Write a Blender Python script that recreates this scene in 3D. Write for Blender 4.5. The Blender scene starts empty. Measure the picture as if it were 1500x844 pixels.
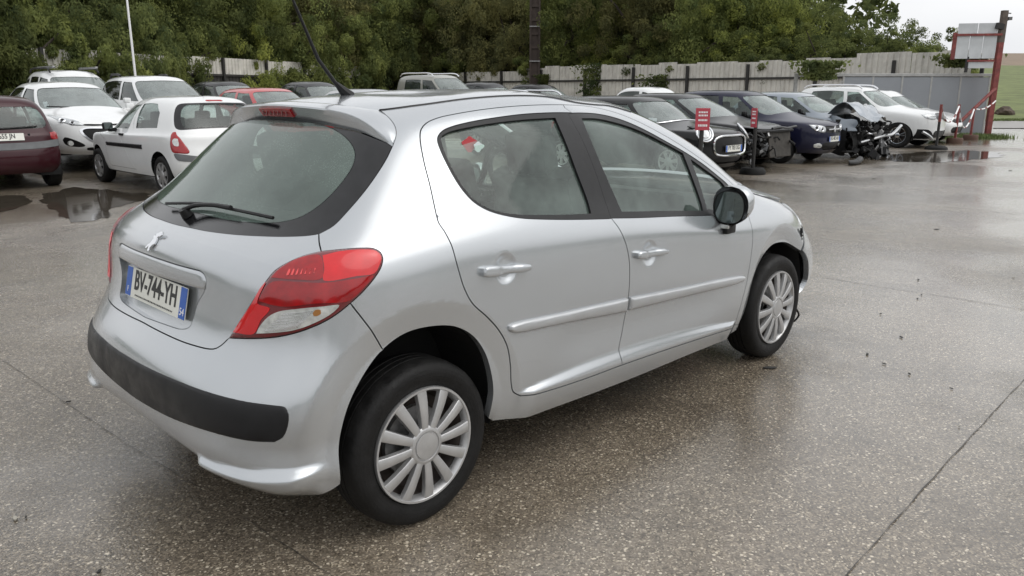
import bpy, bmesh, math, random
import numpy as np
from mathutils import Vector, Matrix
from mathutils.bvhtree import BVHTree
from mathutils.kdtree import KDTree
from mathutils.geometry import delaunay_2d_cdt
random.seed(7); RNG=np.random.default_rng(7)
SC=bpy.context.scene; COL=SC.collection
# ------------------------------------------------------------------ camera
CAM=np.array([-1.5711,-2.8063,1.4726]); YAW,PITCH,FPX=.7831,-.242,1158.26
FWD=np.array([math.cos(YAW)*math.cos(PITCH),math.sin(YAW)*math.cos(PITCH),math.sin(PITCH)])
RGT=np.array([math.sin(YAW),-math.cos(YAW),0]); UPV=np.cross(RGT,FWD)
cd=bpy.data.cameras.new('camera'); cam=bpy.data.objects.new('camera',cd); COL.objects.link(cam); SC.camera=cam
cam.matrix_world=Matrix([[RGT[i],UPV[i],-FWD[i],CAM[i]] for i in range(3)]+[[0,0,0,1]])
cd.sensor_width=36; cd.lens=36*FPX/1500; cd.clip_start=.05; cd.clip_end=3000
# ------------------------------------------------------------------ sky, sun, exposure (overcast, wet day)
SUN_EL,SUN_AZ=math.radians(52),math.radians(-60)      # azimuth from +X towards +Y
wd=bpy.data.worlds.new('World'); SC.world=wd; wd.use_nodes=True
nt=wd.node_tree; nt.nodes.clear()
wo=nt.nodes.new('ShaderNodeOutputWorld'); bg=nt.nodes.new('ShaderNodeBackground')
sk=nt.nodes.new('ShaderNodeTexSky'); sk.sky_type='NISHITA'; sk.sun_disc=False; sk.sun_elevation=SUN_EL
sk.sun_rotation=math.radians(90)-SUN_AZ; sk.air_density=2.0; sk.dust_density=6.0; sk.ozone_density=1.0
hs=nt.nodes.new('ShaderNodeHueSaturation'); hs.inputs['Saturation'].default_value=.12
mx=nt.nodes.new('ShaderNodeMix'); mx.data_type='RGBA'; mx.inputs[0].default_value=.72
tc=nt.nodes.new('ShaderNodeTexCoord'); no=nt.nodes.new('ShaderNodeTexNoise'); no.inputs['Scale'].default_value=2.2; no.inputs['Detail'].default_value=5
mp=nt.nodes.new('ShaderNodeMapping'); mp.inputs['Scale'].default_value=(1,1,2.5)
cr=nt.nodes.new('ShaderNodeValToRGB'); cr.color_ramp.elements[0].position=.25; cr.color_ramp.elements[1].position=.75
cr.color_ramp.elements[0].color=(6.1,6.25,6.5,1); cr.color_ramp.elements[1].color=(7.7,7.75,7.85,1)
L=nt.links.new
L(tc.outputs['Generated'],mp.inputs['Vector']); L(mp.outputs[0],no.inputs['Vector']); L(no.outputs['Fac'],cr.inputs[0])
L(sk.outputs[0],hs.inputs['Color']); L(hs.outputs[0],mx.inputs[6]); L(cr.outputs[0],mx.inputs[7]); L(mx.outputs[2],bg.inputs['Color'])
bg.inputs['Strength'].default_value=.12; L(bg.outputs[0],wo.inputs[0])
sd=bpy.data.lights.new('sun','SUN'); sd.energy=.55; sd.angle=math.radians(60); sd.color=(1,.97,.93)
sun=bpy.data.objects.new('sun',sd); COL.objects.link(sun)
sv=Vector((math.cos(SUN_EL)*math.cos(SUN_AZ),math.cos(SUN_EL)*math.sin(SUN_AZ),math.sin(SUN_EL)))
sun.rotation_euler=sv.to_track_quat('Z','Y').to_euler()
vs=SC.view_settings; vs.view_transform='Standard'; vs.look='None'; vs.exposure=.5; vs.gamma=1
SC.cycles.max_bounces=8; SC.cycles.transparent_max_bounces=16
# ------------------------------------------------------------------ camera geometry helpers (pixels of the 1500x844 photograph)
def ray(px,py):
    d=RGT*(px-750)/FPX-UPV*(py-422)/FPX+FWD; return d/np.linalg.norm(d)
def on_z(px,py,z=0.): d=ray(px,py); return CAM+d*(z-CAM[2])/d[2]
def on_y(px,py,y): d=ray(px,py); return CAM+d*(y-CAM[1])/d[1]
def on_d(px,py,dep): d=ray(px,py); return CAM+d*dep/np.dot(d,FWD)
# ------------------------------------------------------------------ materials
def nmat(name):
    m=bpy.data.materials.new(name); m.use_nodes=True; n=m.node_tree
    return m,n,n.nodes['Principled BSDF'],n.nodes['Material Output']
def N(n,t,**k):
    x=n.nodes.new('ShaderNode'+t)
    for a,b in k.items():
        if a in x.inputs: x.inputs[a].default_value=b
        else: setattr(x,a,b)
    return x
def pmat(name,col,rough=.5,metal=0,coat=0,var=0,vscale=8,bump=0,bscale=60,rvar=0,alpha=1,ior=1.5,spec=.5):
    m,n,b,o=nmat(name); c=tuple(col)+(1,)
    b.inputs['Base Color'].default_value=c; b.inputs['Roughness'].default_value=rough; b.inputs['Metallic'].default_value=metal
    b.inputs['Coat Weight'].default_value=coat; b.inputs['Coat Roughness'].default_value=.04; b.inputs['IOR'].default_value=ior
    b.inputs['Specular IOR Level'].default_value=spec
    t=None
    if var or bump or rvar: t=N(n,'TexCoord')
    if var or rvar:
        x=N(n,'TexNoise',Scale=vscale,Detail=6.,Roughness=.62); n.links.new(t.outputs['Object'],x.inputs['Vector'])
        if var:
            r=N(n,'ValToRGB'); r.color_ramp.elements[0].position=.3; r.color_ramp.elements[1].position=.72
            r.color_ramp.elements[0].color=tuple(v*(1-var) for v in col)+(1,); r.color_ramp.elements[1].color=tuple(min(1,v*(1+var)) for v in col)+(1,)
            n.links.new(x.outputs['Fac'],r.inputs[0]); n.links.new(r.outputs[0],b.inputs['Base Color'])
        if rvar:
            q=N(n,'MapRange'); q.inputs[1].default_value=.3; q.inputs[2].default_value=.7; q.inputs[3].default_value=max(0,rough-rvar); q.inputs[4].default_value=rough+rvar
            n.links.new(x.outputs['Fac'],q.inputs[0]); n.links.new(q.outputs[0],b.inputs['Roughness'])
    if bump:
        x=N(n,'TexNoise',Scale=bscale,Detail=4.); n.links.new(t.outputs['Object'],x.inputs['Vector'])
        u=N(n,'Bump',Strength=bump,Distance=.01); n.links.new(x.outputs['Fac'],u.inputs['Height']); n.links.new(u.outputs[0],b.inputs['Normal'])
    return m
def paint(name,col,metal=0.,rough=.35,drops=True,dirt=.12,coat=1.,spec=.5):
    """car paint under a clear coat, with rain beads and a film of road dirt"""
    m,n,b,o=nmat(name); t=N(n,'TexCoord')
    x=N(n,'TexNoise',Scale=3.5,Detail=8.,Roughness=.7); n.links.new(t.outputs['Object'],x.inputs['Vector'])
    r=N(n,'MapRange'); r.inputs[1].default_value=.45; r.inputs[2].default_value=.8; r.inputs[4].default_value=dirt; n.links.new(x.outputs['Fac'],r.inputs[0])
    k=N(n,'Mix',data_type='RGBA'); k.inputs[6].default_value=tuple(col)+(1,); k.inputs[7].default_value=tuple(.6*c+.4*d for c,d in zip(col,(.13,.115,.095)))+(1,)
    n.links.new(r.outputs[0],k.inputs[0]); n.links.new(k.outputs[2],b.inputs['Base Color'])
    b.inputs['Metallic'].default_value=metal; b.inputs['Roughness'].default_value=rough
    b.inputs['Coat Weight'].default_value=coat; b.inputs['Specular IOR Level'].default_value=spec
    q=N(n,'MapRange'); q.inputs[1].default_value=.35; q.inputs[2].default_value=.75; q.inputs[3].default_value=.05; q.inputs[4].default_value=.16
    n.links.new(x.outputs['Fac'],q.inputs[0]); n.links.new(q.outputs[0],b.inputs['Coat Roughness'])
    if drops:
        v=N(n,'TexVoronoi',Scale=150.); n.links.new(t.outputs['Object'],v.inputs['Vector'])
        v2=N(n,'TexNoise',Scale=9.,Detail=3.); n.links.new(t.outputs['Object'],v2.inputs['Vector'])
        w=N(n,'MapRange'); w.inputs[1].default_value=.0; w.inputs[2].default_value=.28; w.inputs[3].default_value=1; w.inputs[4].default_value=0; n.links.new(v.outputs['Distance'],w.inputs[0])
        s=N(n,'MapRange'); s.inputs[1].default_value=.5; s.inputs[2].default_value=.7; n.links.new(v2.outputs['Fac'],s.inputs[0])
        mu=N(n,'Math',operation='MULTIPLY'); n.links.new(w.outputs[0],mu.inputs[0]); n.links.new(s.outputs[0],mu.inputs[1])
        bu=N(n,'Bump',Strength=.35,Distance=.0012); n.links.new(mu.outputs[0],bu.inputs['Height']); n.links.new(bu.outputs[0],b.inputs['Coat Normal']); n.links.new(bu.outputs[0],b.inputs['Normal'])
    return m
def glass(name,tint=(.55,.62,.58),fog=.35,fogcol=(.30,.36,.33),scale=5.,spots=True,fogvar=.15):
    """car glass: clear tinted pane, a film of condensation and rain, mirror reflection at grazing angles"""
    m=bpy.data.materials.new(name); m.use_nodes=True; n=m.node_tree; n.nodes.clear()
    o=N(n,'OutputMaterial'); t=N(n,'TexCoord'); lw=N(n,'Fresnel',IOR=1.5); gg=N(n,'NewGeometry'); im=N(n,'MapRange'); im.inputs[3].default_value=1.5; im.inputs[4].default_value=1/1.5; n.links.new(gg.outputs['Backfacing'],im.inputs[0]); n.links.new(im.outputs[0],lw.inputs['IOR'])
    tr=N(n,'BsdfTransparent'); tr.inputs[0].default_value=tuple(tint)+(1,)
    df=N(n,'BsdfDiffuse'); df.inputs[0].default_value=tuple(fogcol)+(1,)
    gl=N(n,'BsdfGlossy',Roughness=.03); gl.inputs[0].default_value=(.95,.97,.96,1)
    x=N(n,'TexNoise',Scale=scale,Detail=6.,Roughness=.65); n.links.new(t.outputs['Object'],x.inputs['Vector'])
    r=N(n,'MapRange'); r.inputs[1].default_value=.3; r.inputs[2].default_value=.7; r.inputs[3].default_value=max(0,fog-fogvar); r.inputs[4].default_value=min(1,fog+fogvar); n.links.new(x.outputs['Fac'],r.inputs[0])
    fac=r.outputs[0]
    if spots:
        v=N(n,'TexVoronoi',Scale=130.); n.links.new(t.outputs['Object'],v.inputs['Vector'])
        w=N(n,'MapRange'); w.inputs[1].default_value=.1; w.inputs[2].default_value=.45; w.inputs[3].default_value=.09; w.inputs[4].default_value=-.04; n.links.new(v.outputs['Distance'],w.inputs[0])
        a=N(n,'Math',operation='ADD',use_clamp=True); n.links.new(fac,a.inputs[0]); n.links.new(w.outputs[0],a.inputs[1]); fac=a.outputs[0]
        bu=N(n,'Bump',Strength=.05,Distance=.001); n.links.new(v.outputs['Distance'],bu.inputs['Height']); n.links.new(bu.outputs[0],gl.inputs['Normal'])
    m1=N(n,'MixShader'); n.links.new(fac,m1.inputs[0]); n.links.new(tr.outputs[0],m1.inputs[1]); n.links.new(df.outputs[0],m1.inputs[2])
    m2=N(n,'MixShader'); n.links.new(lw.outputs[0],m2.inputs[0]); n.links.new(m1.outputs[0],m2.inputs[1]); n.links.new(gl.outputs[0],m2.inputs[2])
    n.links.new(m2.outputs[0],o.inputs[0]); return m
M={}
M['silver']=paint('silver_paint',(.465,.485,.502),metal=.74,rough=.26,coat=.9)
M['silver_trim']=pmat('silver_plastic',(.46,.47,.48),.34,.6,.3,var=.05)
M['hubcap']=pmat('hubcap_silver',(.47,.47,.47),.33,.7,.15,var=.10,vscale=14)
M['white']=paint('white_paint',(.68,.69,.69),0,.4,drops=False,dirt=.25)
M['burgundy']=paint('burgundy_paint',(.035,.005,.009),.1,.35,drops=False,coat=.55,spec=.12,dirt=.15)
M['red_paint']=paint('red_paint',(.42,.03,.035),0,.4,drops=False)
M['black_paint']=paint('black_paint',(.007,.007,.008),0,.35,drops=False,coat=.55,spec=.12)
M['darkgrey_paint']=paint('dark_grey_paint',(.028,.029,.031),.2,.38,drops=False,coat=.55,spec=.12)
M['navy']=paint('navy_paint',(.008,.009,.028),.1,.36,drops=False,coat=.55,spec=.12)
M['grey_paint']=paint('blue_grey_paint',(.22,.25,.285),.35,.36,drops=False)
M['beige_paint']=paint('beige_paint',(.27,.27,.24),.2,.4,drops=False)
M['black_plastic']=pmat('black_plastic',(.009,.009,.0095),.42,var=.35,vscale=14,rvar=.12,spec=.28)
M['bumper_plastic']=pmat('grey_black_bumper_plastic',(.008,.008,.0088),.4,var=.55,vscale=9,rvar=.16,bump=.12,bscale=400,spec=.3)
M['grey_plastic']=pmat('grey_plastic',(.11,.115,.12),.5,var=.2)
M['rubber']=pmat('tyre_rubber',(.0075,.0074,.0072),.6,var=.45,vscale=18,rvar=.15,bump=.2,bscale=90,spec=.22)
def tyre_relief(m):
    n=m.node_tree; b=n.nodes['Principled BSDF']; l=n.links.new; t=N(n,'TexCoord'); sx=N(n,'SeparateXYZ'); l(t.outputs['Object'],sx.inputs[0])
    def mth(op,a,c=None):
        x=N(n,'Math',operation=op)
        for k,v in enumerate((a,c)):
            if v is None: continue
            (l(v,x.inputs[k]) if not isinstance(v,(int,float)) else setattr(x.inputs[k],'default_value',v))
        return x.outputs[0]
    th=mth('ARCTAN2',sx.outputs[2],sx.outputs[0]); r=mth('SQRT',mth('ADD',mth('MULTIPLY',sx.outputs[0],sx.outputs[0]),mth('MULTIPLY',sx.outputs[2],sx.outputs[2])))
    bl=mth('GREATER_THAN',mth('SINE',mth('ADD',mth('MULTIPLY',th,64.),mth('MULTIPLY',sx.outputs[1],60.))),.35); out=mth('GREATER_THAN',r,.274)
    ring=mth('GREATER_THAN',mth('SINE',mth('MULTIPLY',r,520.)),.75); hh=mth('ADD',mth('MULTIPLY',mth('MULTIPLY',bl,out),-1.),mth('MULTIPLY',mth('MULTIPLY',ring,mth('LESS_THAN',r,.27)),.25))
    u=N(n,'Bump',Strength=.9,Distance=.004); l(hh,u.inputs['Height']); old=[k for k in n.links if k.to_socket==b.inputs['Normal']]
    if old: l(old[0].from_socket,u.inputs['Normal'])
    l(u.outputs[0],b.inputs['Normal'])
M['tyre']=pmat('road_tyre_rubber',(.0095,.0092,.009),.62,var=.5,vscale=18,rvar=.15,bump=.2,bscale=90,spec=.25); tyre_relief(M['tyre'])
M['seal']=pmat('window_seal',(.008,.008,.009),.38,spec=.3)
M['pillar']=pmat('pillar_foil',(.011,.011,.012),.4,var=.25,vscale=30,spec=.3)
M['dark']=pmat('dark_underside',(.008,.008,.008),.8)
M['metal']=pmat('engine_metal',(.28,.28,.28),.4,.8,var=.4,vscale=20)
M['chrome']=pmat('chrome',(.75,.76,.78),.12,1)
M['steel']=pmat('rusty_steel_wheel',(.035,.026,.022),.6,.3,var=.5,vscale=25)
M['interior']=pmat('interior_fabric',(.022,.023,.025),.9,var=.25,vscale=30)
M['interior_light']=pmat('interior_headliner',(.30,.30,.29),.95)
M['red_lens']=pmat('red_lens',(.30,.003,.006),.12,0,.5,var=.25,vscale=22)
M['red_lens_bright']=pmat('bright_red_lens',(.58,.006,.010),.14,0,.5,var=.12,vscale=16)
M['red_lens_dark']=pmat('dark_red_lens',(.14,.003,.008),.12,0,1,var=.2,vscale=18)
M['red_rib']=pmat('red_reflector_rib',(.75,.06,.06),.2,.2,1)
M['clear_lens']=pmat('clear_lens',(.55,.56,.54),.12,.35,1,var=.3,vscale=40)
M['amber']=pmat('amber_bulb',(.30,.13,.03),.3)
M['lens_grey']=pmat('headlamp_glass',(.42,.44,.45),.1,.4,1,var=.35,vscale=12)
M['mirror']=pmat('mirror_glass',(.13,.155,.155),.03,1)  # dark tint stands in for the dark surroundings the mirror would reflect
M['plate_white']=pmat('plate_white',(.72,.72,.66),.45,var=.06)
M['plate_yellow']=pmat('plate_white_old',(.66,.66,.60),.45)
M['plate_blue']=pmat('plate_blue',(.02,.10,.42),.4)
M['ink']=pmat('black_print',(.012,.012,.012),.5)
M['white_print']=pmat('white_print',(.8,.8,.8),.5)
M['sticker']=pmat('windscreen_sticker',(.62,.70,.70),.6)
M['sticker_red']=pmat('red_sticker',(.45,.05,.06),.6)
M['glass']=glass('fogged_side_glass',(.80,.90,.85),.20,(.29,.37,.33),3.,fogvar=.17)
M['rear_glass']=glass('fogged_rear_glass',(.55,.65,.60),.52,(.165,.215,.19),2.6,fogvar=.18)
M['frit']=pmat('black_glass_border',(.008,.008,.009),.08,0,0,bump=.05,bscale=250,rvar=.05,var=.5,vscale=18)
M['bg_glass']=glass('parked_car_glass',(.62,.70,.67),.09,(.22,.26,.25),2.,spots=False)
M['bg_screen']=glass('wet_sky_sheen_glass',(.62,.70,.67),.42,(.36,.40,.39),2.,spots=False)  # pale film paints in the white sky's reflection on the wet screens
M['bg_glass_dark']=glass('tinted_glass',(.10,.11,.11),.12,(.05,.05,.05),2.,spots=False)
# ------------------------------------------------------------------ mesh helpers
def mk(name,V,F,m=None,parent=None,smooth=False,nrm=None,slots=None,fi=None):
    me=bpy.data.meshes.new(name); me.from_pydata([tuple(map(float,v)) for v in V],[],[tuple(map(int,f)) for f in F])
    if slots:
        for s in slots: me.materials.append(s)
        if fi is not None: me.polygons.foreach_set('material_index',np.asarray(fi,dtype=np.int32))
    elif m is not None: me.materials.append(m)
    if smooth or nrm is not None: me.polygons.foreach_set('use_smooth',[True]*len(me.polygons))
    me.update()
    if nrm is not None: me.normals_split_custom_set(nrm)
    return link(name,me,parent)
def link(name,me,parent=None):
    o=bpy.data.objects.new(name,me); COL.objects.link(o)
    if parent is not None: o.parent=parent
    return o
def empty(name,loc=(0,0,0),rz=0.):
    o=bpy.data.objects.new(name,None); COL.objects.link(o); o.location=tuple(map(float,loc)); o.rotation_euler=(0,0,rz); o.empty_display_size=.2; return o
def tag(o,label=None,cat=None,group=None,kind=None):
    for k,v in (('label',label),('category',cat),('group',group),('kind',kind)):
        if v: o[k]=v
    return o
class MB:
    def __init__(s): s.V=[]; s.F=[]; s.I=[]
    def add(s,V,F,i=0):
        b=len(s.V); s.V+=[tuple(v) for v in V]; s.F+=[tuple(b+k for k in f) for f in F]; s.I+=[i]*len(F); return s
    def box(s,c,d,R=None,i=0,bev=0.):
        hx,hy,hz=[x/2 for x in d]
        if bev:
            bm=bmesh.new(); bmesh.ops.create_cube(bm,size=1); bmesh.ops.scale(bm,vec=d,verts=bm.verts)
            bmesh.ops.bevel(bm,geom=bm.edges[:],offset=bev,segments=2,profile=.6,affect='EDGES')
            bm.verts.ensure_lookup_table(); V=np.array([v.co[:] for v in bm.verts]); F=[[v.index for v in f.verts] for f in bm.faces]; bm.free()
        else:
            V=np.array([(x,y,z) for x in (-hx,hx) for y in (-hy,hy) for z in (-hz,hz)]); F=[(0,1,3,2),(4,6,7,5),(0,4,5,1),(2,3,7,6),(0,2,6,4),(1,5,7,3)]
        if R is not None: V=V@np.array(R).T
        return s.add(V+np.array(c),F,i)
    def tube(s,P,r,n=8,i=0,cap=True):
        P=np.array(P,float); m=len(P); r=np.broadcast_to(np.asarray(r,float),(m,)); T=np.gradient(P,axis=0) if m>2 else np.array([P[1]-P[0]]*2)
        T/=np.linalg.norm(T,axis=1)[:,None]+1e-12; a=np.array([0,0,1.]) if abs(T[0][2])<.9 else np.array([1.,0,0]); V=[]
        for k in range(m):
            u=np.cross(T[k],a); nu=np.linalg.norm(u); u=u/nu if nu>1e-6 else np.array([1.,0,0]); w=np.cross(u,T[k]); a=w
            for j in range(n): t=2*math.pi*j/n; V.append(P[k]+r[k]*(math.cos(t)*u+math.sin(t)*w))
        F=[(k*n+j,k*n+(j+1)%n,(k+1)*n+(j+1)%n,(k+1)*n+j) for k in range(m-1) for j in range(n)]
        if cap: F+=[tuple(range(n))[::-1],tuple((m-1)*n+j for j in range(n))]
        return s.add(V,F,i)
    def lathe(s,prof,n=32,axis='y',c=(0,0,0),i=0,close=False):
        V=[];
        for r,h in prof:
            for j in range(n):
                t=2*math.pi*j/n
                V.append((r*math.cos(t),h,r*math.sin(t)) if axis=='y' else (r*math.cos(t),r*math.sin(t),h) if axis=='z' else (h,r*math.cos(t),r*math.sin(t)))
        m=len(prof); F=[(k*n+j,(k+1)*n+j,(k+1)*n+(j+1)%n,k*n+(j+1)%n) for k in range(m-1) for j in range(n)]
        if axis=='z': F=[f[::-1] for f in F]
        return s.add(np.array(V)+np.array(c),F,i)
    def prism(s,poly,h0,h1,axis='z',i=0):
        n=len(poly); V=[(x,y,h) if axis=='z' else (x,h,y) if axis=='y' else (h,x,y) for h in (h0,h1) for x,y in poly]
        return s.add(V,[tuple(range(n))[::-1],tuple(range(n,2*n))]+[(j,(j+1)%n,n+(j+1)%n,n+j) for j in range(n)],i)
    def build(s,name,m=None,parent=None,smooth=False,slots=None): 
        o=mk(name,s.V,s.F,m,parent,False,None,slots,s.I if slots else None)
        if smooth:
            o.data.shade_smooth() if hasattr(o.data,'shade_smooth') else None
            o.data.set_sharp_from_angle(angle=math.radians(38))
        return o
def rotz(a): c,s=math.cos(a),math.sin(a); return np.array([[c,-s,0],[s,c,0],[0,0,1]])
def rotx(a): c,s=math.cos(a),math.sin(a); return np.array([[1,0,0],[0,c,-s],[0,s,c]])
def roty(a): c,s=math.cos(a),math.sin(a); return np.array([[c,0,s],[0,1,0],[-s,0,c]])
def text_mesh(s,size,m,name,parent,mat4,ext=.0005,xs=1.,align='CENTER',bold=0.):
    cu=bpy.data.curves.new('t','FONT'); cu.body=s; cu.size=size; cu.extrude=ext; cu.align_x=align; cu.align_y='CENTER'; cu.resolution_u=3; cu.offset=bold
    ob=bpy.data.objects.new('t',cu); COL.objects.link(ob); dg=bpy.context.evaluated_depsgraph_get()
    me=bpy.data.meshes.new_from_object(ob.evaluated_get(dg)); bpy.data.objects.remove(ob); bpy.data.curves.remove(cu)
    me.name=name; me.materials.clear(); me.materials.append(m); me.transform(Matrix.Diagonal((xs,1,1,1))); me.transform(mat4)
    return link(name,me,parent)
def frame(o,x,y):
    """4x4 with local X along x, local Y along y at o"""
    x=Vector(x).normalized(); z=x.cross(Vector(y)).normalized(); y=z.cross(x)
    return Matrix([[x[i],y[i],z[i],o[i]] for i in range(3)]+[[0,0,0,1]])
def catmull(P,step):
    P=np.array(P,float)
    if len(P)<3:
        n=max(1,int(np.linalg.norm(P[-1]-P[0])/step)); return P[0]+(P[-1]-P[0])*np.linspace(0,1,n+1)[:,None]
    Q=np.vstack([2*P[0]-P[1],P,2*P[-1]-P[-2]]); out=[]
    for i in range(len(P)-1):
        p0,p1,p2,p3=Q[i:i+4]; n=max(1,int(np.ceil(np.linalg.norm(p2-p1)/step))); t=np.linspace(0,1,n,endpoint=False)[:,None]
        d=[max(np.linalg.norm(b-a),1e-6)**.5 for a,b in ((p0,p1),(p1,p2),(p2,p3))]
        m1=(p2-p1)+d[1]*((p1-p0)/d[0]-(p2-p0)/(d[0]+d[1])); m2=(p2-p1)+d[1]*((p3-p2)/d[2]-(p3-p1)/(d[1]+d[2]))
        out.append((2*t**3-3*t**2+1)*p1+(t**3-2*t**2+t)*m1+(-2*t**3+3*t**2)*p2+(t**3-t**2)*m2)
    out.append(P[-1:]); return np.vstack(out)
def sstep(a,b,x): t=np.clip((x-a)/(b-a),0,1); return t*t*(3-2*t)
# ------------------------------------------------------------------ car body surface: a bicubic B-spline skin wrapped round the car
class Body:
    """u: 0 rear centre .. 14 front centre along one side (positive u: right side, negative: left); t: 0 bottom edge .. top row = roof centre line"""
    def __init__(s,rows,disp=None,sub=16):
        net=[]
        for xr,zr,xf,zf,w,zs,ra,fa,wm in rows:
            Lr=[(xr,0,zr),(xr+ra[0]*.25,.42*w,zr*.8+zs[0]*.2),(xr+ra[0],.74*w,zr*.4+zs[0]*.6),(xr+ra[1],.945*w,zs[0]),(xr+ra[2],w*wm[0],zs[0]*.5+zs[1]*.5)]
            x0=xr+ra[2]; x1=xf-fa[2]
            for k in range(5): Lr.append((x0+(x1-x0)*(k+1)/6,w*wm[k+1],zs[k+1]))
            Lr+=[(x1,w*wm[6],zs[6]*.5+zs[5]*.5),(xf-fa[1],.93*w*wm[6],zs[6]),(xf-fa[0],.72*w*wm[6],zf*.4+zs[6]*.6),(xf-fa[0]*.25,.4*w*wm[6],zf*.8+zs[6]*.2),(xf,0,zf)]
            net.append(Lr)
        net=np.array(net); s.r,s.c=net.shape[:2]; m=np.array([1,-1,1]); e=np.zeros((s.r+2,s.c+2,3)); e[1:-1,1:-1]=net
        e[1:-1,0]=net[:,1]*m; e[1:-1,-1]=net[:,-2]*m; e[-1]=e[-3]*m; e[0]=2*e[1]-e[2]; s.e=e; s.disp=disp; s.T=s.r-1; s.U=s.c-1
        nu,nt=s.U*sub+1,s.T*sub+1; us=np.linspace(-s.U,s.U,2*s.U*sub+1); ts=np.linspace(0,s.T,nt); s.us,s.ts=us,ts
        Ug,Tg=np.meshgrid(us,ts); P=s.base(Ug,Tg); V=[Vector(p) for p in P.reshape(-1,3)]; w=len(us); F=[]
        for i in range(nt-1):
            for j in range(w-1): a=i*w+j; F+=[(a,a+1,a+w+1),(a,a+w+1,a+w)]
        s.w=w; s.Fc=F; s.V=V; s.bvh=BVHTree.FromPolygons(V,F)
    def base(s,u,t):
        u=np.asarray(u,float); t=np.clip(np.asarray(t,float),0,s.T); sg=np.where((u<0)|(u>s.U),1.,-1.); a=np.clip(np.where(u>s.U,2*s.U-u,np.abs(u)),0,s.U)
        def w(x,n):
            i=np.minimum(x.astype(int),n-2); f=x-i
            return i,np.stack([(1-f)**3/6,(3*f**3-6*f**2+4)/6,(-3*f**3+3*f**2+3*f+1)/6,f**3/6],-1)
        iu,Wu=w(a,s.c); it,Wt=w(t,s.r); P=0
        for i in range(4):
            for j in range(4): P=P+s.e[it+i,iu+j]*(Wt[...,i]*Wu[...,j])[...,None]
        P[...,1]*=sg; return P
    def nbase(s,u,t):
        h=1e-3; u=np.asarray(u,float); t=np.asarray(t,float)
        a=s.base(u+h,t)-s.base(u-h,t); tl=np.clip(t-h,0,s.T-.002); b=s.base(u,tl+2*h)-s.base(u,tl)
        n=np.cross(a,b); return n/(np.linalg.norm(n,axis=-1,keepdims=True)+1e-12)
    def pos(s,u,t,off=0.):
        P=s.base(u,t)
        if s.disp is None and np.all(np.asarray(off)==0): return P
        n=s.nbase(u,t); d=np.asarray(off)+0*P[...,0]
        if s.disp is not None:
            d1,d2=s.disp(P,n); d=d+d1; nh=n*np.array([1,1,0]); nh=nh/(np.linalg.norm(nh,axis=-1,keepdims=True)+1e-9); return P+n*d[...,None]+nh*d2[...,None]
        return P+n*d[...,None]
    def nrm(s,u,t):
        if s.disp is None: return s.nbase(u,t)
        h=6e-3; u=np.asarray(u,float); t=np.asarray(t,float); a=s.pos(u+h,t)-s.pos(u-h,t); tl=np.clip(t-h,0,s.T-2.01*h); b=s.pos(u,tl+2*h)-s.pos(u,tl)
        n=np.cross(a,b); return n/(np.linalg.norm(n,axis=-1,keepdims=True)+1e-12)
    def hit(s,o,d):
        loc,nn,idx,dist=s.bvh.ray_cast(Vector(o),Vector(d))
        if idx is None:
            return None
        cell=idx//2; i,j=divmod(cell,s.w-1); f=s.Fc[idx]; A,Bv,C=(np.array(s.V[k]) for k in f); p=np.array(loc)
        v0,v1,v2=Bv-A,C-A,p-A; d00,d01,d11,d20,d21=v0@v0,v0@v1,v1@v1,v2@v0,v2@v1; den=d00*d11-d01*d01+1e-20
        b=(d11*d20-d01*d21)/den; c=(d00*d21-d01*d20)/den
        du=s.us[1]-s.us[0]; dt=s.ts[1]-s.ts[0]
        return (s.us[j]+du*(b+c),s.ts[i]+dt*c) if idx%2==0 else (s.us[j]+du*b,s.ts[i]+dt*(b+c))
    def cast(s,pts,mode):
        """pts -> (u,t).  mode 'px': photograph pixels; 'R': (x,z) seen from the right side; 'B': (y,z) from behind; 'F': (y,z) from the front; 'T': (x,y) from above"""
        out=[]; miss=0
        for a,b in pts:
            if mode=='px': h=s.hit(CAM,ray(a,b))
            elif mode=='R': h=s.hit((a,-5,b),(0,1,0))
            elif mode=='B': h=s.hit((-6,a,b),(1,0,0))
            elif mode=='F': h=s.hit((9,a,b),(-1,0,0))
            else: h=s.hit((a,b,5),(0,0,-1))
            if h is None: miss+=1
            else: out.append(h)
        if miss: print('  cast misses',miss,'of',len(pts),mode,[tuple(np.round(q,1)) for q in pts[:2]])
        return np.array(out) if out else np.zeros((0,2))
    def ticks(s,lo,hi,h,ax,mid):
        out=[]; k0,k1=math.floor(lo),math.ceil(hi)
        for k in range(k0,k1):
            q=np.linspace(k,k+1,7); z=np.full(7,mid); P=s.base(q,z) if ax==0 else s.base(z,q)
            n=max(1,int(np.ceil(np.linalg.norm(np.diff(P,axis=0),axis=1).sum()/h))); out+=list(np.linspace(k,k+1,n,endpoint=False))
        return np.array([x for x in out if lo<x<hi])
def inpoly(p,loops):
    x,y=p[:,0],p[:,1]; r=np.zeros(len(p),bool)
    for L in loops:
        a=L; b=np.roll(L,-1,0)
        for (x1,y1),(x2,y2) in zip(a,b):
            if y1==y2: continue
            c=((y1>y)!=(y2>y)); r^=c&(x<(x2-x1)*(y-y1)/(y2-y1)+x1)
    return r
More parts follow.
